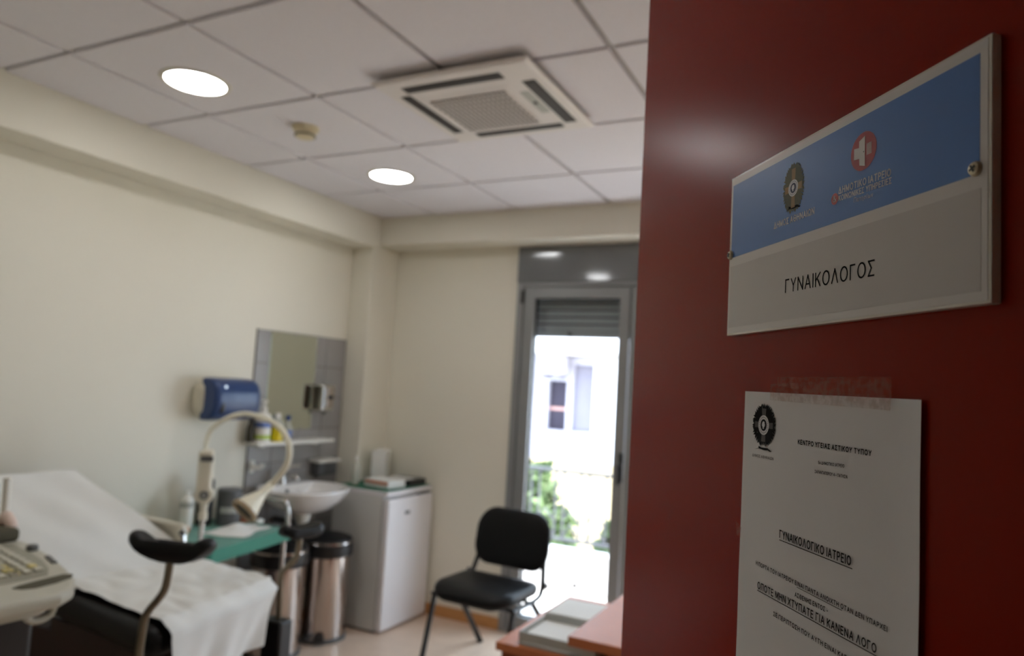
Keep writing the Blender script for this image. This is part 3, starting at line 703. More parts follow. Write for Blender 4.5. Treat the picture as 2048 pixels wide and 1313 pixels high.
b = NB(); lathe(b, [(.017, 0), (.018, .004), (.018, .085), (.009, .10), (.009, .112)], (-.55, 1.513, zt), 20); link('body', b, 'brown', bt)
b = NB(); lathe(b, [(.011, .110), (.011, .126)], (-.55, 1.513, zt), 16); link('cap', b, 'black', bt)
sd_ = thing('soap_dispenser', 'chrome soap dispenser fixed to the tiles right of the mirror', 'soap dispenser', (XT, 2.085, 1.27))
b = NB(); box(b, XT, -.50, 2.028, 2.142, 1.275, 1.445, .016, 3); link('body', b, 'chrome', sd_)
b = NB(); box(b, -.503, -.484, 2.048, 2.122, 1.30, 1.43, .012, 3); link('push_cover', b, 'steel', sd_)
b = NB(); box(b, -.488, -.470, 2.072, 2.098, 1.352, 1.378, .004); link('push_button', b, 'black', sd_)
b = NB(); lathe(b, [(.012, 0), (.008, -.02)], (-.525, 2.085, 1.276), 14); link('nozzle', b, 'grey_d', sd_)
pd_ = thing('paper_towel_dispenser', 'translucent blue paper towel dispenser with a cream back on the left wall', 'paper towel dispenser', (XL, 1.28, 1.24))
b = NB(); pad(b, rrect(1.128, 1.445, 1.236, 1.454, .075, 8), .10, lambda u, v, w_: Vector((-.5495+w_, u, v))); link('back_housing', b, 'cream', pd_)
b = NB(); t = bmesh.new(); prof = [(-.53+.118*max(0.0, math.cos(a))**.72, 1.345+.112*math.copysign(abs(math.sin(a))**.8, math.sin(a))) for a in [(-90+180*k/22)*PI/180 for k in range(23)]]
rows = []
for y, f in ((1.146, .74), (1.150, .86), (1.161, .95), (1.180, 1), (1.412, 1), (1.436, .95), (1.448, .86), (1.452, .74)):
    rows.append([t.verts.new((-.53+(x+.53)*f, y, 1.345+(z-1.345)*(.6+.4*f))) for x, z in prof])
for p_, q_ in zip(rows, rows[1:]):
    for k in range(22): t.faces.new((p_[k], p_[k+1], q_[k+1], q_[k]))
t.faces.new(rows[0]); t.faces.new(rows[-1][::-1]); bmesh.ops.recalc_face_normals(t, faces=t.faces[:]); merge(b, t); link('blue_cover', b, 'blue_t', pd_, angle=60)
b = NB(); box(b, -.50, -.4105, 1.175, 1.205, 1.275, 1.335, .012, 3); link('feed_window', b, 'black', pd_)
b = NB(); lathe(b, [(.007, 0), (.007, .006)], (-.428, 1.205, 1.410), 14, axis=(1, 0, 0)); link('lock', b, 'chrome', pd_)
hk = thing('towel_hook', 'small white double towel hook on the tiles left of the sink', 'hook', (XT, 1.615, .95))
b = NB(); box(b, XT, XT+.012, 1.565, 1.595, .925, .995, .005); link('plate', b, 'plastic_w', hk)
for y in (1.60, 1.580):
    b = NB(); tube(b, spline([(XT+.01, 1.582, .975), (XT+.03, y, .955), (XT+.055, y+.005, .955), (XT+.068, y+.008, .978)]), .007, 8); link('prong', b, 'plastic_w', hk)
sdh = thing('soap_dish', 'small white corner dish on a dark holder beside the tap', 'soap dish', (XT, 2.14, .93))
b = NB(); box(b, XT, -.49, 2.05, 2.24, .955, .974, .008, 3); link('dish', b, 'plastic_w', sdh)
b = NB(); box(b, XT, -.51, 2.065, 2.225, .875, .955, .012, 3); link('holder', b, 'grey_d', sdh)
# wash basin
cx, cy, rx, ry = -.345, 1.765, .243, .262
sk = thing('wash_basin', 'white ceramic wall hung wash basin with a chrome tap', 'sink', (XT, cy, .62))
b = NB()
t = bmesh.new(); prof = [(.16, .712), (.34, .716), (.60, .740), (.84, .786), (.965, .832), (1.0, .848), (.985, .856), (.93, .856), (.88, .845), (.80, .805), (.55, .758), (.28, .742), (.08, .738)]
rings = []
for r, z in prof:
    rg = []
    for k in range(56):
        a = 2*PI*k/56; x = math.cos(a); y = math.sin(a)
        e = 1.0 if x > 0 else 1.0
        X = cx+(rx if x > 0 else rx*1.0)*r*x; Y = cy+ry*r*y
        if x < 0: Y = cy+ry*r*math.copysign(abs(y)**.72, y)
        if z > .737 and r > .3 and prof.index((r, z)) >= 7: X = max(X, -.47)
        rg.append(t.verts.new((max(X, XT), Y, z)))
    rings.append(rg)
for a_, c_ in zip(rings, rings[1:]):
    for k in range(56): t.faces.new((a_[k], a_[(k+1) % 56], c_[(k+1) % 56], c_[k]))
t.faces.new(rings[0][::-1]); t.faces.new(rings[-1]); merge(b, t)
link('basin', b, 'ceramic', sk, angle=50)
b = NB(); lathe(b, [(.024, 0), (.022, .01), (.018, .075), (.014, .08)], (-.515, cy-.01, .855), 24)
tube(b, spline([(-.515, cy-.01, .905), (-.46, cy-.01, .915), (-.41, cy-.01, .905), (-.40, cy-.01, .888)]), .011, 12)
tube(b, [(-.515, cy-.01, .93), (-.50, cy+.05, .955), (-.47, cy+.085, .958)], .007, 10); link('tap', b, 'chrome', sk)
b = NB(); lathe(b, [(.012, 0), (.012, .003)], (-.452, cy-.03, .822), 16, axis=(1, 0, .45)); link('overflow_hole', b, 'black', sk)
b = NB(); lathe(b, [(.024, .0), (.024, .003)], (cx, cy, .739), 20); link('drain', b, 'chrome', sk)
b = NB(); lathe(b, [(.026, .64), (.030, .65), (.042, .69), (.050, .716)], (cx, cy, 0), 24); link('waste_cover', b, 'plastic_w', sk)
b = NB(); tube(b, spline([(cx, cy, .65), (cx, cy, .635), (cx-.03, cy+.01, .618), (cx-.07, cy+.02, .622), (cx-.09, cy+.025, .635), (XT, cy+.03, .64)]), .02, 12); link('trap_pipe', b, 'grey_d', sk)

# ------------------------------------------------------------------ fridge and what stands on it
fr = thing('fridge', 'small white fridge standing in the corner under a green mat', 'fridge', (-.21, 2.34, 0))
FY0, FY1, FT = 2.112, 2.592, .826
b = NB(); box(b, -.425, -.052, FY0, FY1, .012, FT-.03, .006); link('cabinet', b, 'white_side', fr)
b = NB(); box(b, -.426, -.012, FY0-.001, FY1+.001, FT-.03, FT, .005); link('top_panel', b, 'white', fr)
b = NB(); box(b, -.047, 0, FY0, FY1, .014, FT-.045, .010, 3); dr_ = link('fridge_door', b, 'white', fr)
b = NB(); box(b, -.004, .0035, 2.285, 2.335, .678, .698, .002); link('dark_badge', b, 'grey_d', dr_)
b = NB(); box(b, -.03, -.004, 2.44, 2.575, FT-.046, FT-.032, .003); link('handle_recess', b, 'grey_d', dr_)
b = NB(); box(b, -.42, -.06, FY0+.01, FY1-.01, 0, .013); link('plinth', b, 'black', fr)
b = NB(); box(b, -.424, -.02, FY0+.004, FY1-.004, FT+.0005, FT+.005, .002)
tag(link('green_mat', b, 'gmat', loc=(-.3, 2.34, FT)), 'dark green cloth mat lying on top of the small fridge', 'mat')
zf_ = FT+.0055
R10 = Matrix.Rotation(math.radians(-8), 3, 'Z')
bx = thing('flat_carton', 'flat white and orange carton lying on the fridge mat', 'box', (-.15, 2.27, zf_))
b = NB(); box(b, -.27, -.06, 2.205, 2.355, zf_, zf_+.045, .003, rot=R10); link('carton', b, 'paper', bx)
b = NB(); box(b, -.262, -.068, 2.2035, 2.21, zf_+.022, zf_+.038, rot=R10, pivot=Vector((-.165, 2.28, zf_))); link('orange_stripe', b, 'orange', bx)
bx = thing('black_carton', 'low black carton lying right of the orange carton', 'box', (-.14, 2.47, zf_))
b = NB(); box(b, -.25, -.045, 2.385, 2.565, zf_, zf_+.038, .003); link('carton', b, 'black', bx)
b = NB(); box(b, -.235, -.075, 2.40, 2.50, zf_+.0385, zf_+.0395); link('white_leaflet', b, 'paper', bx)
b = NB()
t = bmesh.new(); yy = [2.40+.15*k/10 for k in range(11)]; prof = []
for x in (-.395, -.305):
    prof.append([t.verts.new((x, y, zf_)) for y in yy]+[t.verts.new((x, y, zf_+.20-.014*math.sin(PI*(y-2.40)/.15))) for y in yy[::-1]])
t.faces.new(prof[0][::-1]); t.faces.new(prof[1])
for k in range(22): t.faces.new((prof[0][k], prof[0][(k+1) % 22], prof[1][(k+1) % 22], prof[1][k]))
bmesh.ops.recalc_face_normals(t, faces=t.faces[:]); bmesh.ops.rotate(t, verts=t.verts[:], cent=(-.35, 2.475, zf_), matrix=Matrix.Rotation(math.radians(25), 3, 'Z')); merge(b, t)
tag(link('tissue_box', b, 'paper', loc=(-.35, 2.475, zf_)), 'tall plain white box with a dipped top at back of the fridge', 'box')
bt = thing('clear_bottle', 'slim clear plastic bottle with a white cap on the fridge corner', 'bottle', (-.335, 2.20, zf_))
b = NB(); lathe(b, [(.024, 0), (.026, .005), (.026, .12), (.014, .145), (.011, .152)], (-.335, 2.20, zf_), 24); link('body', b, 'clear', bt)
b = NB(); lathe(b, [(.013, .15), (.013, .172), (.008, .178)], (-.335, 2.20, zf_), 16); link('cap', b, 'plastic_w', bt)

# ------------------------------------------------------------------ pedal bins
def pedal_bin(x, y, label, pa):
    t = thing('pedal_bin', label, 'bin', (x, y, 0), group='round steel pedal bins')
    b = NB(); lathe(b, [(.146, .0), (.146, .022), (.141, .026)], (x, y, 0), 40); link('base_ring', b, 'grey_d', t)
    b = NB(); lathe(b, [(.138, .024), (.138, .470)], (x, y, 0), 48); link('body', b, 'steel', t)
    b = NB(); lathe(b, [(.142, .468), (.152, .474), (.155, .482), (.155, .535), (.148, .541)], (x, y, 0), 48); link('rim', b, 'black', t)
    b = NB(); lathe(b, [(.150, .540), (.153, .545), (.152, .553), (.146, .557)], (x, y, 0), 48); link('steel_band', b, 'steel', t)
    b = NB(); lathe(b, [(.147, .556), (.142, .566), (.11, .579), (.05, .586), (.001, .588)], (x, y, 0), 48); link('lid', b, 'leather', t)
    b = NB(); d = Vector((math.cos(pa), math.sin(pa), 0)); c = Vector((x, y, .03))+d*.165
    box(b, c.x-.03, c.x+.03, c.y-.03, c.y+.03, .035, .055, .008, rot=Matrix.Rotation(pa, 3, 'Z')); tube(b, [Vector((x, y, .035))+d*.12, c+Vector((0, 0, .01))], .008, 8); link('pedal', b, 'black', t)
pedal_bin(-.268, 1.90, 'round steel pedal bin with a black lid beside the fridge', -.90)
pedal_bin(-.30, 1.562, 'round steel pedal bin with a black lid half hidden behind the trolley', -.75)

# ------------------------------------------------------------------ visitor chair
ch = thing('visitor_chair', 'black leatherette visitor chair with black steel legs before the balcony door', 'chair', (.775, 1.95, 0), math.radians(-3))
b = NB(); pad(b, rrect(-.235, .235, -.215, .20, .10, 8), .075, lambda u, v, w_: Vector((u, v, .437+w_-.02*max(0, (-v-.10)/.12)**2+.012*(u/.235)**2))); link('seat', b, 'leather', ch, world=False)
def bkfn(u, v, w_): return Vector((u, .235+.20*(v-.56)+w_-.16*u*u*1.6, v-.35*u*u*(.815-v)/.3))
b = NB(); pad(b, rrect(-.232, .232, .512, .815, .115, 8), .05, bkfn); link('backrest', b, 'leather', ch, world=False)
for s in (-1, 1):
    b = NB(); tube(b, [(s*.236, -.235, 0), (s*.236, -.13, .405)], .0125, 10, sx=1.5); link('leg', b, 'blackmetal', ch, world=False)
    b = NB(); tube(b, [(s*.272, .42, 0), (s*.238, .06, .40)], .0125, 10, sx=1.5); link('leg', b, 'blackmetal', ch, world=False)
    b = NB(); tube(b, spline([(s*.236, -.15, .405), (s*.236, .10, .405), (s*.225, .19, .44), (s*.205, .235, .55), (s*.20, .258, .62)]), .011, 10, sx=1.4); link('side_rail', b, 'blackmetal', ch, world=False)
    b = NB(); lathe(b, [(.018, 0), (.018, .012)], (s*.238, .20, .455), 14, axis=(s, 0, 0)); link('pivot_cap', b, 'black', ch, world=False)
for y in (-.13, .06):
    b = NB(); tube(b, [(-.236, y, .400), (.236, y, .400)], .010, 8); link('cross_bar', b, 'blackmetal', ch, world=False)

# ------------------------------------------------------------------ desk corner behind the door
dk = thing('desk', 'cherry laminate desk top at lower right, its end cut off by the red door', 'desk', (2.3, 1.05, 0))
b = NB(); box(b, 1.736, 3.0, .655, 1.42, .722, .752, .003); link('desk_top', b, 'wood', dk)
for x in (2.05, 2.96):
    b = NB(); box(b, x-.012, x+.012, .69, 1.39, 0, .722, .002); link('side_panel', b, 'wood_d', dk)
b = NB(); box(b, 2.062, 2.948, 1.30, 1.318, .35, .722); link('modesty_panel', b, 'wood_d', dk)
cb = thing('low_cabinet', 'low orange wood cabinet tucked under the left end of the desk', 'cabinet', (1.73, 1.05, 0))
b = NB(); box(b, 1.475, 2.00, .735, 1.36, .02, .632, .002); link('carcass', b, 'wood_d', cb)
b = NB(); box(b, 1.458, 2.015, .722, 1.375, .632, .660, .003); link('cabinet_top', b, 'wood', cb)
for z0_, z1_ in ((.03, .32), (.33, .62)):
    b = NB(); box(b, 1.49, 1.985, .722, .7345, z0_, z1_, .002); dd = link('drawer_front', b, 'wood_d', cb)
    b = NB(); tube(b, [(1.68, .722, (z0_+z1_)/2), (1.68, .70, (z0_+z1_)/2), (1.80, .70, (z0_+z1_)/2), (1.80, .722, (z0_+z1_)/2)], .005, 8); link('handle', b, 'chrome', dd)
tr = thing('document_tray', 'grey plastic document tray on the low cabinet, front one', 'tray', (1.63, .85, .66))
zt2 = .6605
b = NB(); x0, x1, y0, y1 = 1.532, 1.80, .742, .945
box(b, x0, x1, y0, y1, zt2, zt2+.006)
box(b, x0, x0+.006, y0, y1, zt2, zt2+.042, .002); box(b, x1-.006, x1, y0, y1, zt2, zt2+.042, .002); box(b, x0, x1, y1-.006, y1, zt2, zt2+.042, .002)
box(b, x0, x1, y0, y0+.006, zt2+.012, zt2+.042, .002); link('tray_shell', b, 'grey_l', tr)
b = NB(); box(b, x0+.010, x1-.010, y0+.03, y1-.008, zt2+.0062, zt2+.030, .001)
tag(link('paper_stack', b, 'paper', loc=(1.66, .85, zt2+.0062)), 'white sheets lying inside the grey document tray', 'papers', 'papers on the low cabinet')
b = NB(); box(b, 1.528, 1.79, .958, 1.17, zt2, zt2+.045, .003)
tag(link('document_box', b, 'grey_l', loc=(1.66, 1.06, zt2)), 'flat pale grey box behind the document tray', 'box')
b = NB(); box(b, 1.535, 1.785, .965, 1.165, zt2+.0455, zt2+.049, .001, rot=Matrix.Rotation(.03, 3, 'Z'))
tag(link('paper_stack', b, 'paper', loc=(1.66, 1.06, zt2+.0455)), 'white sheets lying on the flat grey box', 'papers', 'papers on the low cabinet')

# ------------------------------------------------------------------ examination couch
cc = thing('examination_couch', 'black upholstered examination couch with raised back and leg rests', 'examination couch', (.1, .42, 0))
def quad(a, b_, c, d):
    return lambda u, v: (Vector(a)*(1-u)+Vector(b_)*u)*(1-v)+(Vector(d)*(1-u)+Vector(c)*u)*v
FN, FF = Vector((.590, .105, .688)), Vector((.478, .700, .688))
HN, HF = Vector((-.085, .195, .680)), Vector((.010, .745, .680))
TN, TF = Vector((-.435, -.06, 1.035)), Vector((-.440, .462, 1.035))
def cushion(bm, q, nrm, th):
    o = rrect(0, 1, 0, 1, .10, 6); nrm = Vector(nrm).normalized()
    pad(bm, o, th, lambda u, v, w_: q(u, v)+nrm*(w_-th/2))
b = NB(); cushion(b, quad(HN, FN, FF, HF), (0, 0, 1), .115); link('seat_cushion', b, 'leather', cc)
bn = (TN-HN).cross(HF-HN).normalized()
if bn.x < 0: bn = -bn
b = NB(); cushion(b, quad(HN+Vector((-.02, 0, .01)), TN, TF, HF+Vector((-.02, 0, .01))), bn, .075); link('back_cushion', b, 'leather', cc)
b = NB(); box(b, -.07, .46, .20, .66, .52, .575, .006); box(b, -.36, .30, .20, .62, .02, .53, .004); link('base', b, 'maroon', cc)
for x, y in ((-.10, .22), (.44, .20), (-.06, .64), (.40, .63)):
    b = NB(); box(b, x-.018, x+.018, y-.018, y+.018, 0, .53, .003); link('leg', b, 'blackmetal', cc)
b = NB(); tube(b, [(-.25, .22, .80), (-.12, .25, .56)], .012, 10); link('back_support', b, 'steel', cc)
b = NB(); box(b, -.355, -.048, .700, .742, .615, .833, .010, 3); ar = link('armrest', b, 'cream', cc)
b = NB(); lathe(b, [(.012, 0), (.014, .012), (.010, .022)], (-.046, .71, .80), 16, axis=(.6, -.8, .1)); tube(b, [(-.046, .712, .81), (-.036, .71, .76), (-.036, .71, .60)], .008, 10); link('chrome_rod', b, 'chrome', ar)
def leg_rest(name, base, pts, c, ux, uy, R, wd_, ln):
    b = NB(); tube(b, spline(pts, 6), .0115, 12); o = link(name, b, 'rod', cc)
    ux = Vector(ux).normalized(); uy = Vector(uy).normalized(); up = Vector((0, 0, 1))
    def fn(u, v, w_):
        a = u/R
        return Vector(c)+ux*(R*math.sin(a))+uy*v+up*(R*(1-math.cos(a)))+(up*math.cos(a)-ux*math.sin(a))*w_
    b = NB(); pad(b, rrect(-wd_/2, wd_/2, -ln/2, ln/2, .04, 6), .044, fn); link('knee_pad', b, 'leather', o)
    return o
lr = leg_rest('leg_rest', None, [(.612, .05, .45), (.608, .05, .63), (.616, .05, .735), (.632, .05, .768), (.680, .05, .822), (.697, .05, .86), (.704, .05, .93)],
         (.705, .052, .938), (.93, .38, -.03), (-.38, .93, -.16), .150, .285, .085)
b = NB(); box(b, .578, .640, .03, .085, .43, .53, .008); tube(b, [(.60, .06, .48), (.55, .14, .50)], .012, 8); link('clamp', b, 'black', lr)
lr = leg_rest('leg_rest', None, [(.452, .785, .40), (.455, .785, .55), (.450, .785, .68), (.462, .785, .712), (.512, .785, .762), (.528, .785, .80), (.531, .785, .86)],
         (.531, .79, .868), (.15, 1, .0), (1, -.15, .0), .16, .20, .09)
b = NB(); box(b, .405, .505, .745, .815, .235, .525, .010, 3); box(b, .475, .535, .76, .79, .255, .275, .004); link('clamp', b, 'black', lr)

# paper sheet: back, seat, and the part hanging over the foot end
def lerp(a, b_, t): return a*(1-t)+b_*t
PN = [Vector((-.437, -.06, 1.041)), Vector((-.075, .225, .692)), Vector((.570, .150, .694)), Vector((.608, .155, .672)), Vector((.600, .165, .43))]
PF = [Vector((-.442, .470, 1.041)), Vector((.020, .752, .692)), Vector((.468, .712, .696)), Vector((.500, .716, .676)), Vector((.440, .690, .45))]
knots = [0, .38, .86, .885, 1.0]
def sheet(u, v):
    i = 0
    while i < 3 and u > knots[i+1]: i += 1
    t = (u-knots[i])/(knots[i+1]-knots[i])
    p = lerp(lerp(PN[i], PN[i+1], t), lerp(PF[i], PF[i+1], t), v)
    nrm = (.70, 0, .71) if i == 0 else ((0, 0, 1) if i == 1 else (1, .1, 0))
    wr = .0035*math.sin(31*u+3*v)+.003*math.sin(9*v+23*u*v)+.003*math.sin(17*v-13*u)
    if i == 0: wr *= .8; wr += .004
    if i == 3: wr = .006+.022*t*(1+math.sin(11*v+2.2*t))*.6+.010*math.sin(23*v+4*t)*t
    if i == 1: wr = abs(wr)+.003
    return p+Vector(nrm)*wr
b = NB(); grid(b, sheet, 90, 48)
def skirt(u, v):
    p = sheet(.40+.46*u, 1.0); d = .05+.02*math.sin(9*u)+.012*math.sin(37*u)
    return p+Vector((0, .012*v+.012*math.sin(20*u)*v, -d*v))
grid(b, skirt, 40, 5)
bmesh.ops.remove_doubles(b, verts=b.verts[:], dist=.0006)
tag(link('couch_paper', b, 'sheet', loc=(.1, .42, .7), angle=80), 'white paper sheet covering the couch and hanging over its foot end', 'paper sheet')

# ------------------------------------------------------------------ trolley under a green cloth
TA = math.radians(10); TC = Vector((-.305, 1.10, 0))
tl = thing('instrument_trolley', 'chrome instrument trolley under a green cloth against the left wall', 'trolley', tuple(TC), TA)
hx, hy = .222, .30
b = NB(); box(b, -hx, hx, -hy, hy, .662, .700, .004); link('top_tray', b, 'steel', tl, world=False)
for sx_ in (-1, 1):
    for sy_ in (-1, 1):
        b = NB(); tube(b, [(sx_*(hx-.012), sy_*(hy-.012), .045), (sx_*(hx-.012), sy_*(hy-.012), .665)], .0115, 12); lg = link('leg', b, 'chrome', tl, world=False)
        b = NB(); lathe(b, [(.022, -.011), (.022, .011)], (sx_*(hx-.012), sy_*(hy-.012), .023), 16, axis=(0, 1, 0)); link('castor', b, 'black', lg, world=False)
b = NB(); tube(b, spline([(-hx+.02, hy+.022, .66), (-hx+.02, hy+.022, .78), (-hx+.05, hy+.022, .825), (hx-.08, hy+.022, .835), (hx-.035, hy+.022, .81), (hx-.02, hy+.022, .76), (hx-.02, hy+.022, .66)], 8), .0115, 12)
tube(b, [(-hx+.02, hy-.005, .675), (-hx+.02, hy+.024, .675)], .008, 8); tube(b, [(hx-.02, hy-.005, .675), (hx-.02, hy+.024, .675)], .008, 8); link('push_handle', b, 'chrome', tl, world=False)
t = bmesh.new(); out = rrect(-hx-.006, hx+.008, -hy-.008, hy+.004, .025, 6); n = len(out)
def cring(s, z, wv=0.0):
    r = []
    for k, (x, y) in enumerate(out):
        f = s+wv*(.5+.5*math.sin(k*1.7+x*30+y*23)); r.append(t.verts.new((x*f, y*f, z)))
    return r
rs_ = [cring(.3, .7035), cring(.7, .7035), cring(.96, .7035), cring(1.0, .7015), cring(1.015, .692, .006), cring(1.02, .668, .018), cring(1.024, .645, .028)]
t.faces.new(rs_[0])
for a_, c_ in zip(rs_, rs_[1:]):
    for k in range(n): t.faces.new((a_[k], c_[k], c_[(k+1) % n], a_[(k+1) % n]))
bmesh.ops.recalc_face_normals(t, faces=t.faces[:])
t.transform(Matrix.Translation(TC) @ Matrix.Rotation(TA, 4, 'Z'))
tag(link('green_cloth', t, 'green', loc=(TC.x, TC.y, .7)), 'green surgical cloth draped over the top of the trolley', 'cloth')
zc2 = .7042
def bott(name, lab, cat, x, y, parts, **kw):
    t = thing(name, lab, cat, (x, y, zc2))
    for pn, prof, m in parts:
        b = NB(); lathe(b, prof, (x, y, zc2), 24, **kw); link(pn, b, m, t)
    return t
bott('white_spray_bottle', 'white spray bottle standing at the back left of the green cloth', 'bottle', -.475, 1.075, [('body', [(.030, 0), (.032, .004), (.032, .135), (.026, .150), (.013, .158)], 'plastic_w'), ('label', [(.0325, .105), (.0325, .130)], 'grey_l'), ('cap', [(.013, .157), (.013, .178), (.010, .185)], 'plastic_w')])
bt = thing('black_bottle', 'tall black container behind the lamp pole on the green cloth', 'container', (-.475, 1.185, zc2))
b = NB(); box(b, -.51, -.44, 1.15, 1.215, zc2, zc2+.24, .018, 4); link('body', b, 'black', bt)
b = NB(); lathe(b, [(.018, .238), (.018, .262), (.014, .268)], (-.475, 1.183, zc2), 18); link('cap', b, 'black', bt)
bt = thing('grey_jar', 'dark grey cylindrical jar with a pale label on the green cloth', 'jar', (-.415, 1.285, zc2))
b = NB(); lathe(b, [(.058, 0), (.060, .005), (.060, .150), (.058, .156)], (-.415, 1.285, zc2), 32); link('body', b, 'grey_d', bt)
b = NB(); lathe(b, [(.063, .152), (.063, .176), (.055, .184), (.001, .186)], (-.415, 1.285, zc2), 32); link('lid', b, 'grey_d', bt)
b = NB(); tt = bmesh.new(); rr_ = []
for z in (.065, .095): rr_.append([tt.verts.new((-.415+.0606*math.cos(-1.5+1.9*k/14), 1.285+.0606*math.sin(-1.5+1.9*k/14), zc2+z)) for k in range(15)])
for k in range(14): tt.faces.new((rr_[0][k], rr_[0][k+1], rr_[1][k+1], rr_[1][k]))
merge(b, tt); link('pale_label', b, 'grey_l', bt)
b = NB(); box(b, -.525, -.455, 1.345, 1.375, zc2, zc2+.165, .004)
tag(link('white_carton', b, 'paper', loc=(-.49, 1.36, zc2)), 'narrow white carton standing behind the dark grey jar', 'box')
bott('small_bottle', 'small bottle of terracotta liquid with a pale cap on the cloth', 'bottle', -.40, 1.385, [('liquid', [(.020, 0), (.022, .003), (.022, .050), (.014, .062)], 'terra'), ('cap', [(.014, .060), (.014, .088), (.010, .092)], 'clear')])
b = NB(); lathe(b, [(.016, 0), (.017, .004), (.017, .024), (.012, .028)], (-.40, 1.02, zc2), 18)
tag(link('bottle_cap', b, 'orange', loc=(-.40, 1.02, zc2)), 'small orange cap lying near the white spray bottle', 'cap')
PP = [Vector((-.345, 1.03, zc2)), Vector((-.335, 1.35, zc2)), Vector((-.205, 1.365, zc2)), Vector((-.115, 1.10, zc2))]
def crump(u, v):
    p = lerp(lerp(PP[0], PP[1], u), lerp(PP[3], PP[2], u), v)
    h = .003+.018*math.exp(-((u-.6)**2/.03+(v-.25)**2/.05))+.010*abs(math.sin(6*u+3*v))*math.sin(PI*u)*math.sin(PI*v)+.012*math.exp(-((u-.25)**2/.02+(v-.6)**2/.1))
    return p+Vector((.012*math.sin(9*u), .012*math.sin(8*v), h))
b = NB(); grid(b, crump, 24, 24); tag(link('paper_towel', b, 'paper', loc=(-.27, 1.2, zc2), angle=30), 'crumpled white paper towel lying on the green cloth', 'paper towel')
b = NB(); box(b, -.335, -.305, 1.385, 1.43, zc2, zc2+.022, .006)
tag(link('white_tube', b, 'plastic_w', loc=(-.32, 1.405, zc2)), 'little white packet below the lamp head on the cloth', 'packet')

# ------------------------------------------------------------------ examination lamp
lx, ly = -.035, .795
lp = thing('examination_lamp', 'white gooseneck examination lamp on a chrome pole beside the couch', 'lamp', (lx, ly, 0))
b = NB(); tube(b, [(lx, ly, .06), (lx, ly, .90)], .0105, 14); link('pole', b, 'chrome', lp)
b = NB()
for k in range(5):
    a = 2*PI*k/5+.3; tube(b, [(lx, ly, .055), (lx+.13*math.cos(a), ly+.13*math.sin(a), .012)], [.016, .010], 8)
link('foot_star', b, 'black', lp)
b = NB(); lathe(b, [(.019, .845), (.019, .875), (.013, .88)], (lx, ly, 0), 18); lathe(b, [(.014, .88), (.021, .93)], (lx, ly, 0), 18); link('collar', b, 'cream', lp)
vd = Vector((CAM.x-lx, CAM.y-ly, 0)).normalized()
b = NB(); lathe(b, [(.036, -.024), (.039, -.018), (.039, .018), (.034, .026)], (lx-.002, ly, .953), 28, axis=(.70, -.71, 0)); jt = link('joint', b, 'cream', lp)
b = NB(); lathe(b, [(.019, .024), (.018, .031), (.010, .033)], (lx-.002, ly, .953), 24, axis=(.70, -.71, 0)); link('joint_knob', b, 'grey_d', jt)
b = NB(); lathe(b, [(.008, .032), (.007, .036)], (lx-.002, ly, .953), 16, axis=(.70, -.71, 0)); link('knob_cap', b, 'grey_l', jt)
RB = Matrix.Rotation(math.radians(43), 3, 'Z')
b = NB(); box(b, lx-.04, lx+.022, ly-.036, ly+.036, .965, 1.145, .014, 3, rot=RB); bxh = link('switch_housing', b, 'cream', lp)
b = NB(); box(b, lx-.030, lx+.022, ly-.041, ly-.030, 1.098, 1.122, .002, rot=RB, pivot=Vector((lx-.009, ly, 1.1))); link('grey_plate', b, 'grey_d', bxh)
b = NB(); tube(b, spline([(lx-.045, ly+.04, 1.06), (lx-.075, ly+.05, 1.03), (lx-.085, ly+.05, .97), (lx-.05, ly+.03, .90), (lx-.02, ly+.018, .80), (lx-.02, ly+.018, .1)], 6), .006, 8); link('cable', b, 'black', lp)
gp = [(-.058, 1.13), (-.060, 1.17), (-.035, 1.235), (.055, 1.290), (.145, 1.314), (.235, 1.311), (.325, 1.290), (.391, 1.250), (.424, 1.190), (.415, 1.125), (.372, 1.068), (.330, 1.026)]
GY = .80
b = NB(); P_ = spline([(x, GY, z) for x, z in gp], 8); tube(b, P_, [.0095+.0035*k/len(P_) for k in range(len(P_))], 14); link('gooseneck', b, 'lampw', lp)
hd = Vector((-.17, -.74, -.65)).normalized(); h0 = Vector((.340, GY, 1.036))
b = NB(); lathe(b, [(.013, -.01), (.017, .0), (.018, .050), (.024, .062), (.052, .135), (.054, .140)], h0, 32, axis=tuple(hd), capt=False); hh_ = link('lamp_head', b, 'lampw', lp)
b = NB(); lathe(b, [(.054, .137), (.058, .139), (.058, .154), (.046, .152), (.044, .142)], h0, 32, axis=tuple(hd), capb=False, capt=False); link('tan_rim', b, 'tan', hh_)
b = NB(); lathe(b, [(.046, .143), (.046, .146)], h0, 32, axis=tuple(hd)); link('lens', b, 'slot', hh_)

# ------------------------------------------------------------------ ultrasound scanner at the left edge
us = thing('ultrasound_scanner', 'beige ultrasound scanner console with keys at the lower left', 'ultrasound scanner', (.42, -.40, 0))
ctr0 = (.40, -.42)
poly = [(.10, -.062), (.20, -.064), (.32, -.092), (.44, -.124), (.56, -.166), (.66, -.206), (.735, -.255), (.772, -.31), (.768, -.375), (.765, -.45), (.752, -.56), (.72, -.66), (.62, -.73), (.40, -.76), (.15, -.76), (.05, -.60), (.05, -.12)]
b = NB(); prism(b, poly[::-1], .888, .925, .014, seg=3)
prism(b, [(ctr0[0]+(x-ctr0[0])*.86, ctr0[1]+(y-ctr0[1])*.86) for x, y in poly][::-1], .862, .892, .01); cs = link('console', b, 'console', us)
ctr = Vector((.40, -.40, 0))
def shrink(p, f): return (ctr.x+(p[0]-ctr.x)*f, ctr.y+(p[1]-ctr.y)*f)
kb = [(.20, -.115), (.32, -.135), (.44, -.165), (.54, -.205), (.595, -.24), (.600, -.42), (.57, -.60), (.42, -.66), (.20, -.66), (.13, -.50), (.13, -.16)]
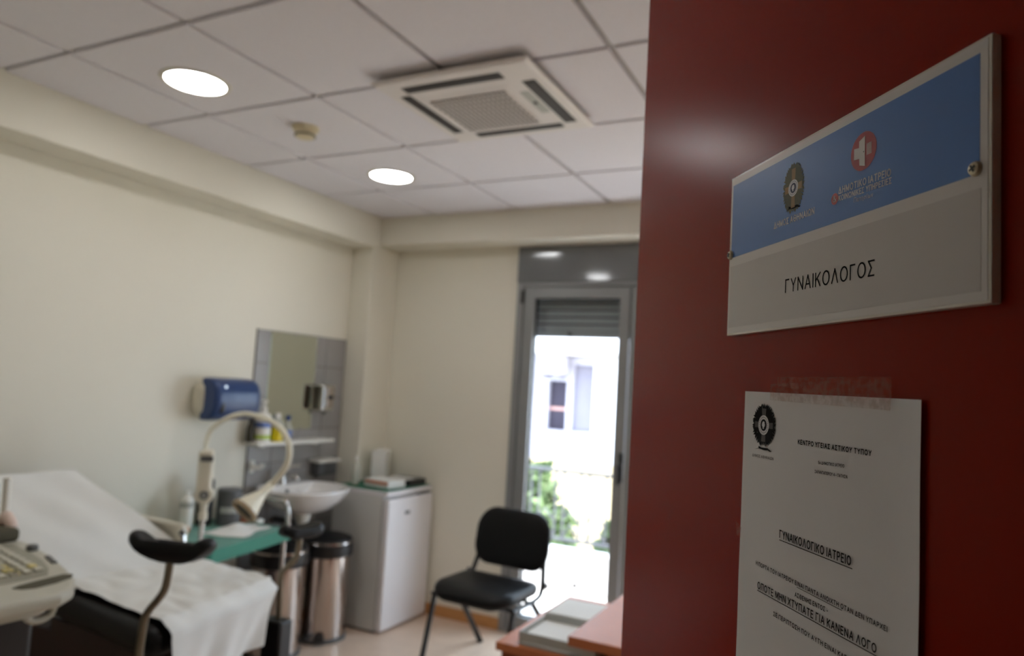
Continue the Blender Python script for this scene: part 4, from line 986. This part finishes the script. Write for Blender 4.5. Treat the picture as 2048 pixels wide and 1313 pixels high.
b = NB(); prism(b, kb[::-1], .918, .9275, .002); kbo = link('key_bed', b, 'console_d', cs)
rnd = random.Random(11)
for i in range(9):
    for j in range(10):
        x = .205+i*.042; y = -.165-.030*j-.016*i*(1 if j < 3 else .6)*.55
        if x > .56 or y < -.62 or (i < 3 and j > 7): continue
        if not (y < -.14-.0016*((x-.2)*100)*1.2): continue
        b = NB(); box(b, x-.014, x+.014, y-.010, y+.010, .9272, .9345, .003, rot=Matrix.Rotation(-.2, 3, 'Z')); link('key', b, 'keyy' if rnd.random() < .12 else 'key', kbo)
b = NB(); hp = [(.668, -.325), (.662, -.27), (.645, -.222), (.615, -.198), (.598, -.215), (.606, -.275), (.616, -.335), (.630, -.360), (.655, -.350)]
prism(b, [(x+.02, y) for x, y in hp][::-1], .921, .9262); link('handle_slot', b, 'slot', cs)
for (x, y, r) in ((.308, -.118, .016),):
    b = NB(); lathe(b, [(r, .92), (r, .938), (r*.7, .942)], (x, y, 0), 18); link('dial', b, 'grey_d', cs)
b = NB(); box(b, .41, .50, -.156, -.142, .920, .930, .003, rot=Matrix.Rotation(-.33, 3, 'Z')); link('card_slot', b, 'grey_d', cs)
b = NB(); tube(b, [(.70, -.315+.034*math.sin(a_*2*PI/24), .868+.022*math.cos(a_*2*PI/24)) for a_ in range(25)], .008, 10, caps=False); box(b, .688, .712, -.335, -.295, .884, .892); link('probe_ring', b, 'console', cs)
b = NB(); box(b, -.02, .17, -.16, -.075, .925, .965, .012, 3); hl = link('probe_holder', b, 'slot', us)
b = NB(); tube(b, [(.036, -.05, .90), (.036, -.055, .97), (.037, -.06, 1.106)], [.011, .012, .011], 12); box(b, .02, .055, -.075, -.045, .885, .90, .003); link('slim_wand', b, 'plastic_w', us)
b = NB(); tube(b, spline([(.115, -.075, .955), (.105, -.075, .975), (.085, -.075, .985), (.07, -.075, .975)], 5), [.008]+[.018]*9+[.022]*6, 14); prb = link('probe', b, 'pink', us)
b = NB(); lathe(b, [(.006, 0), (.020, .006), (.020, .010)], (.062, -.076, .968), 18, axis=(-1, 0, .3)); link('probe_tip', b, 'black', prb)
b = NB(); box(b, .18, .60, -.66, -.26, .16, .864, .02, 3); link('column', b, 'grey_dd', us)
b = NB(); box(b, .05, .62, -.72, -.26, .07, .17, .02, 3); bs = link('base', b, 'grey_dd', us)
for x, y in ((.10, -.30), (.57, -.30), (.10, -.68), (.57, -.68)):
    b = NB(); lathe(b, [(.035, -.015), (.035, .015)], (x, y, .036), 18, axis=(1, 0, 0)); box(b, x-.012, x+.012, y-.012, y+.012, .055, .075); link('castor', b, 'black', bs)
b = NB(); tube(b, spline([(.69, -.43, .856), (.695, -.435, .75), (.680, -.455, .55), (.665, -.47, .30), (.59, -.48, .172)], 6), .007, 10); link('cable', b, 'rod', us)
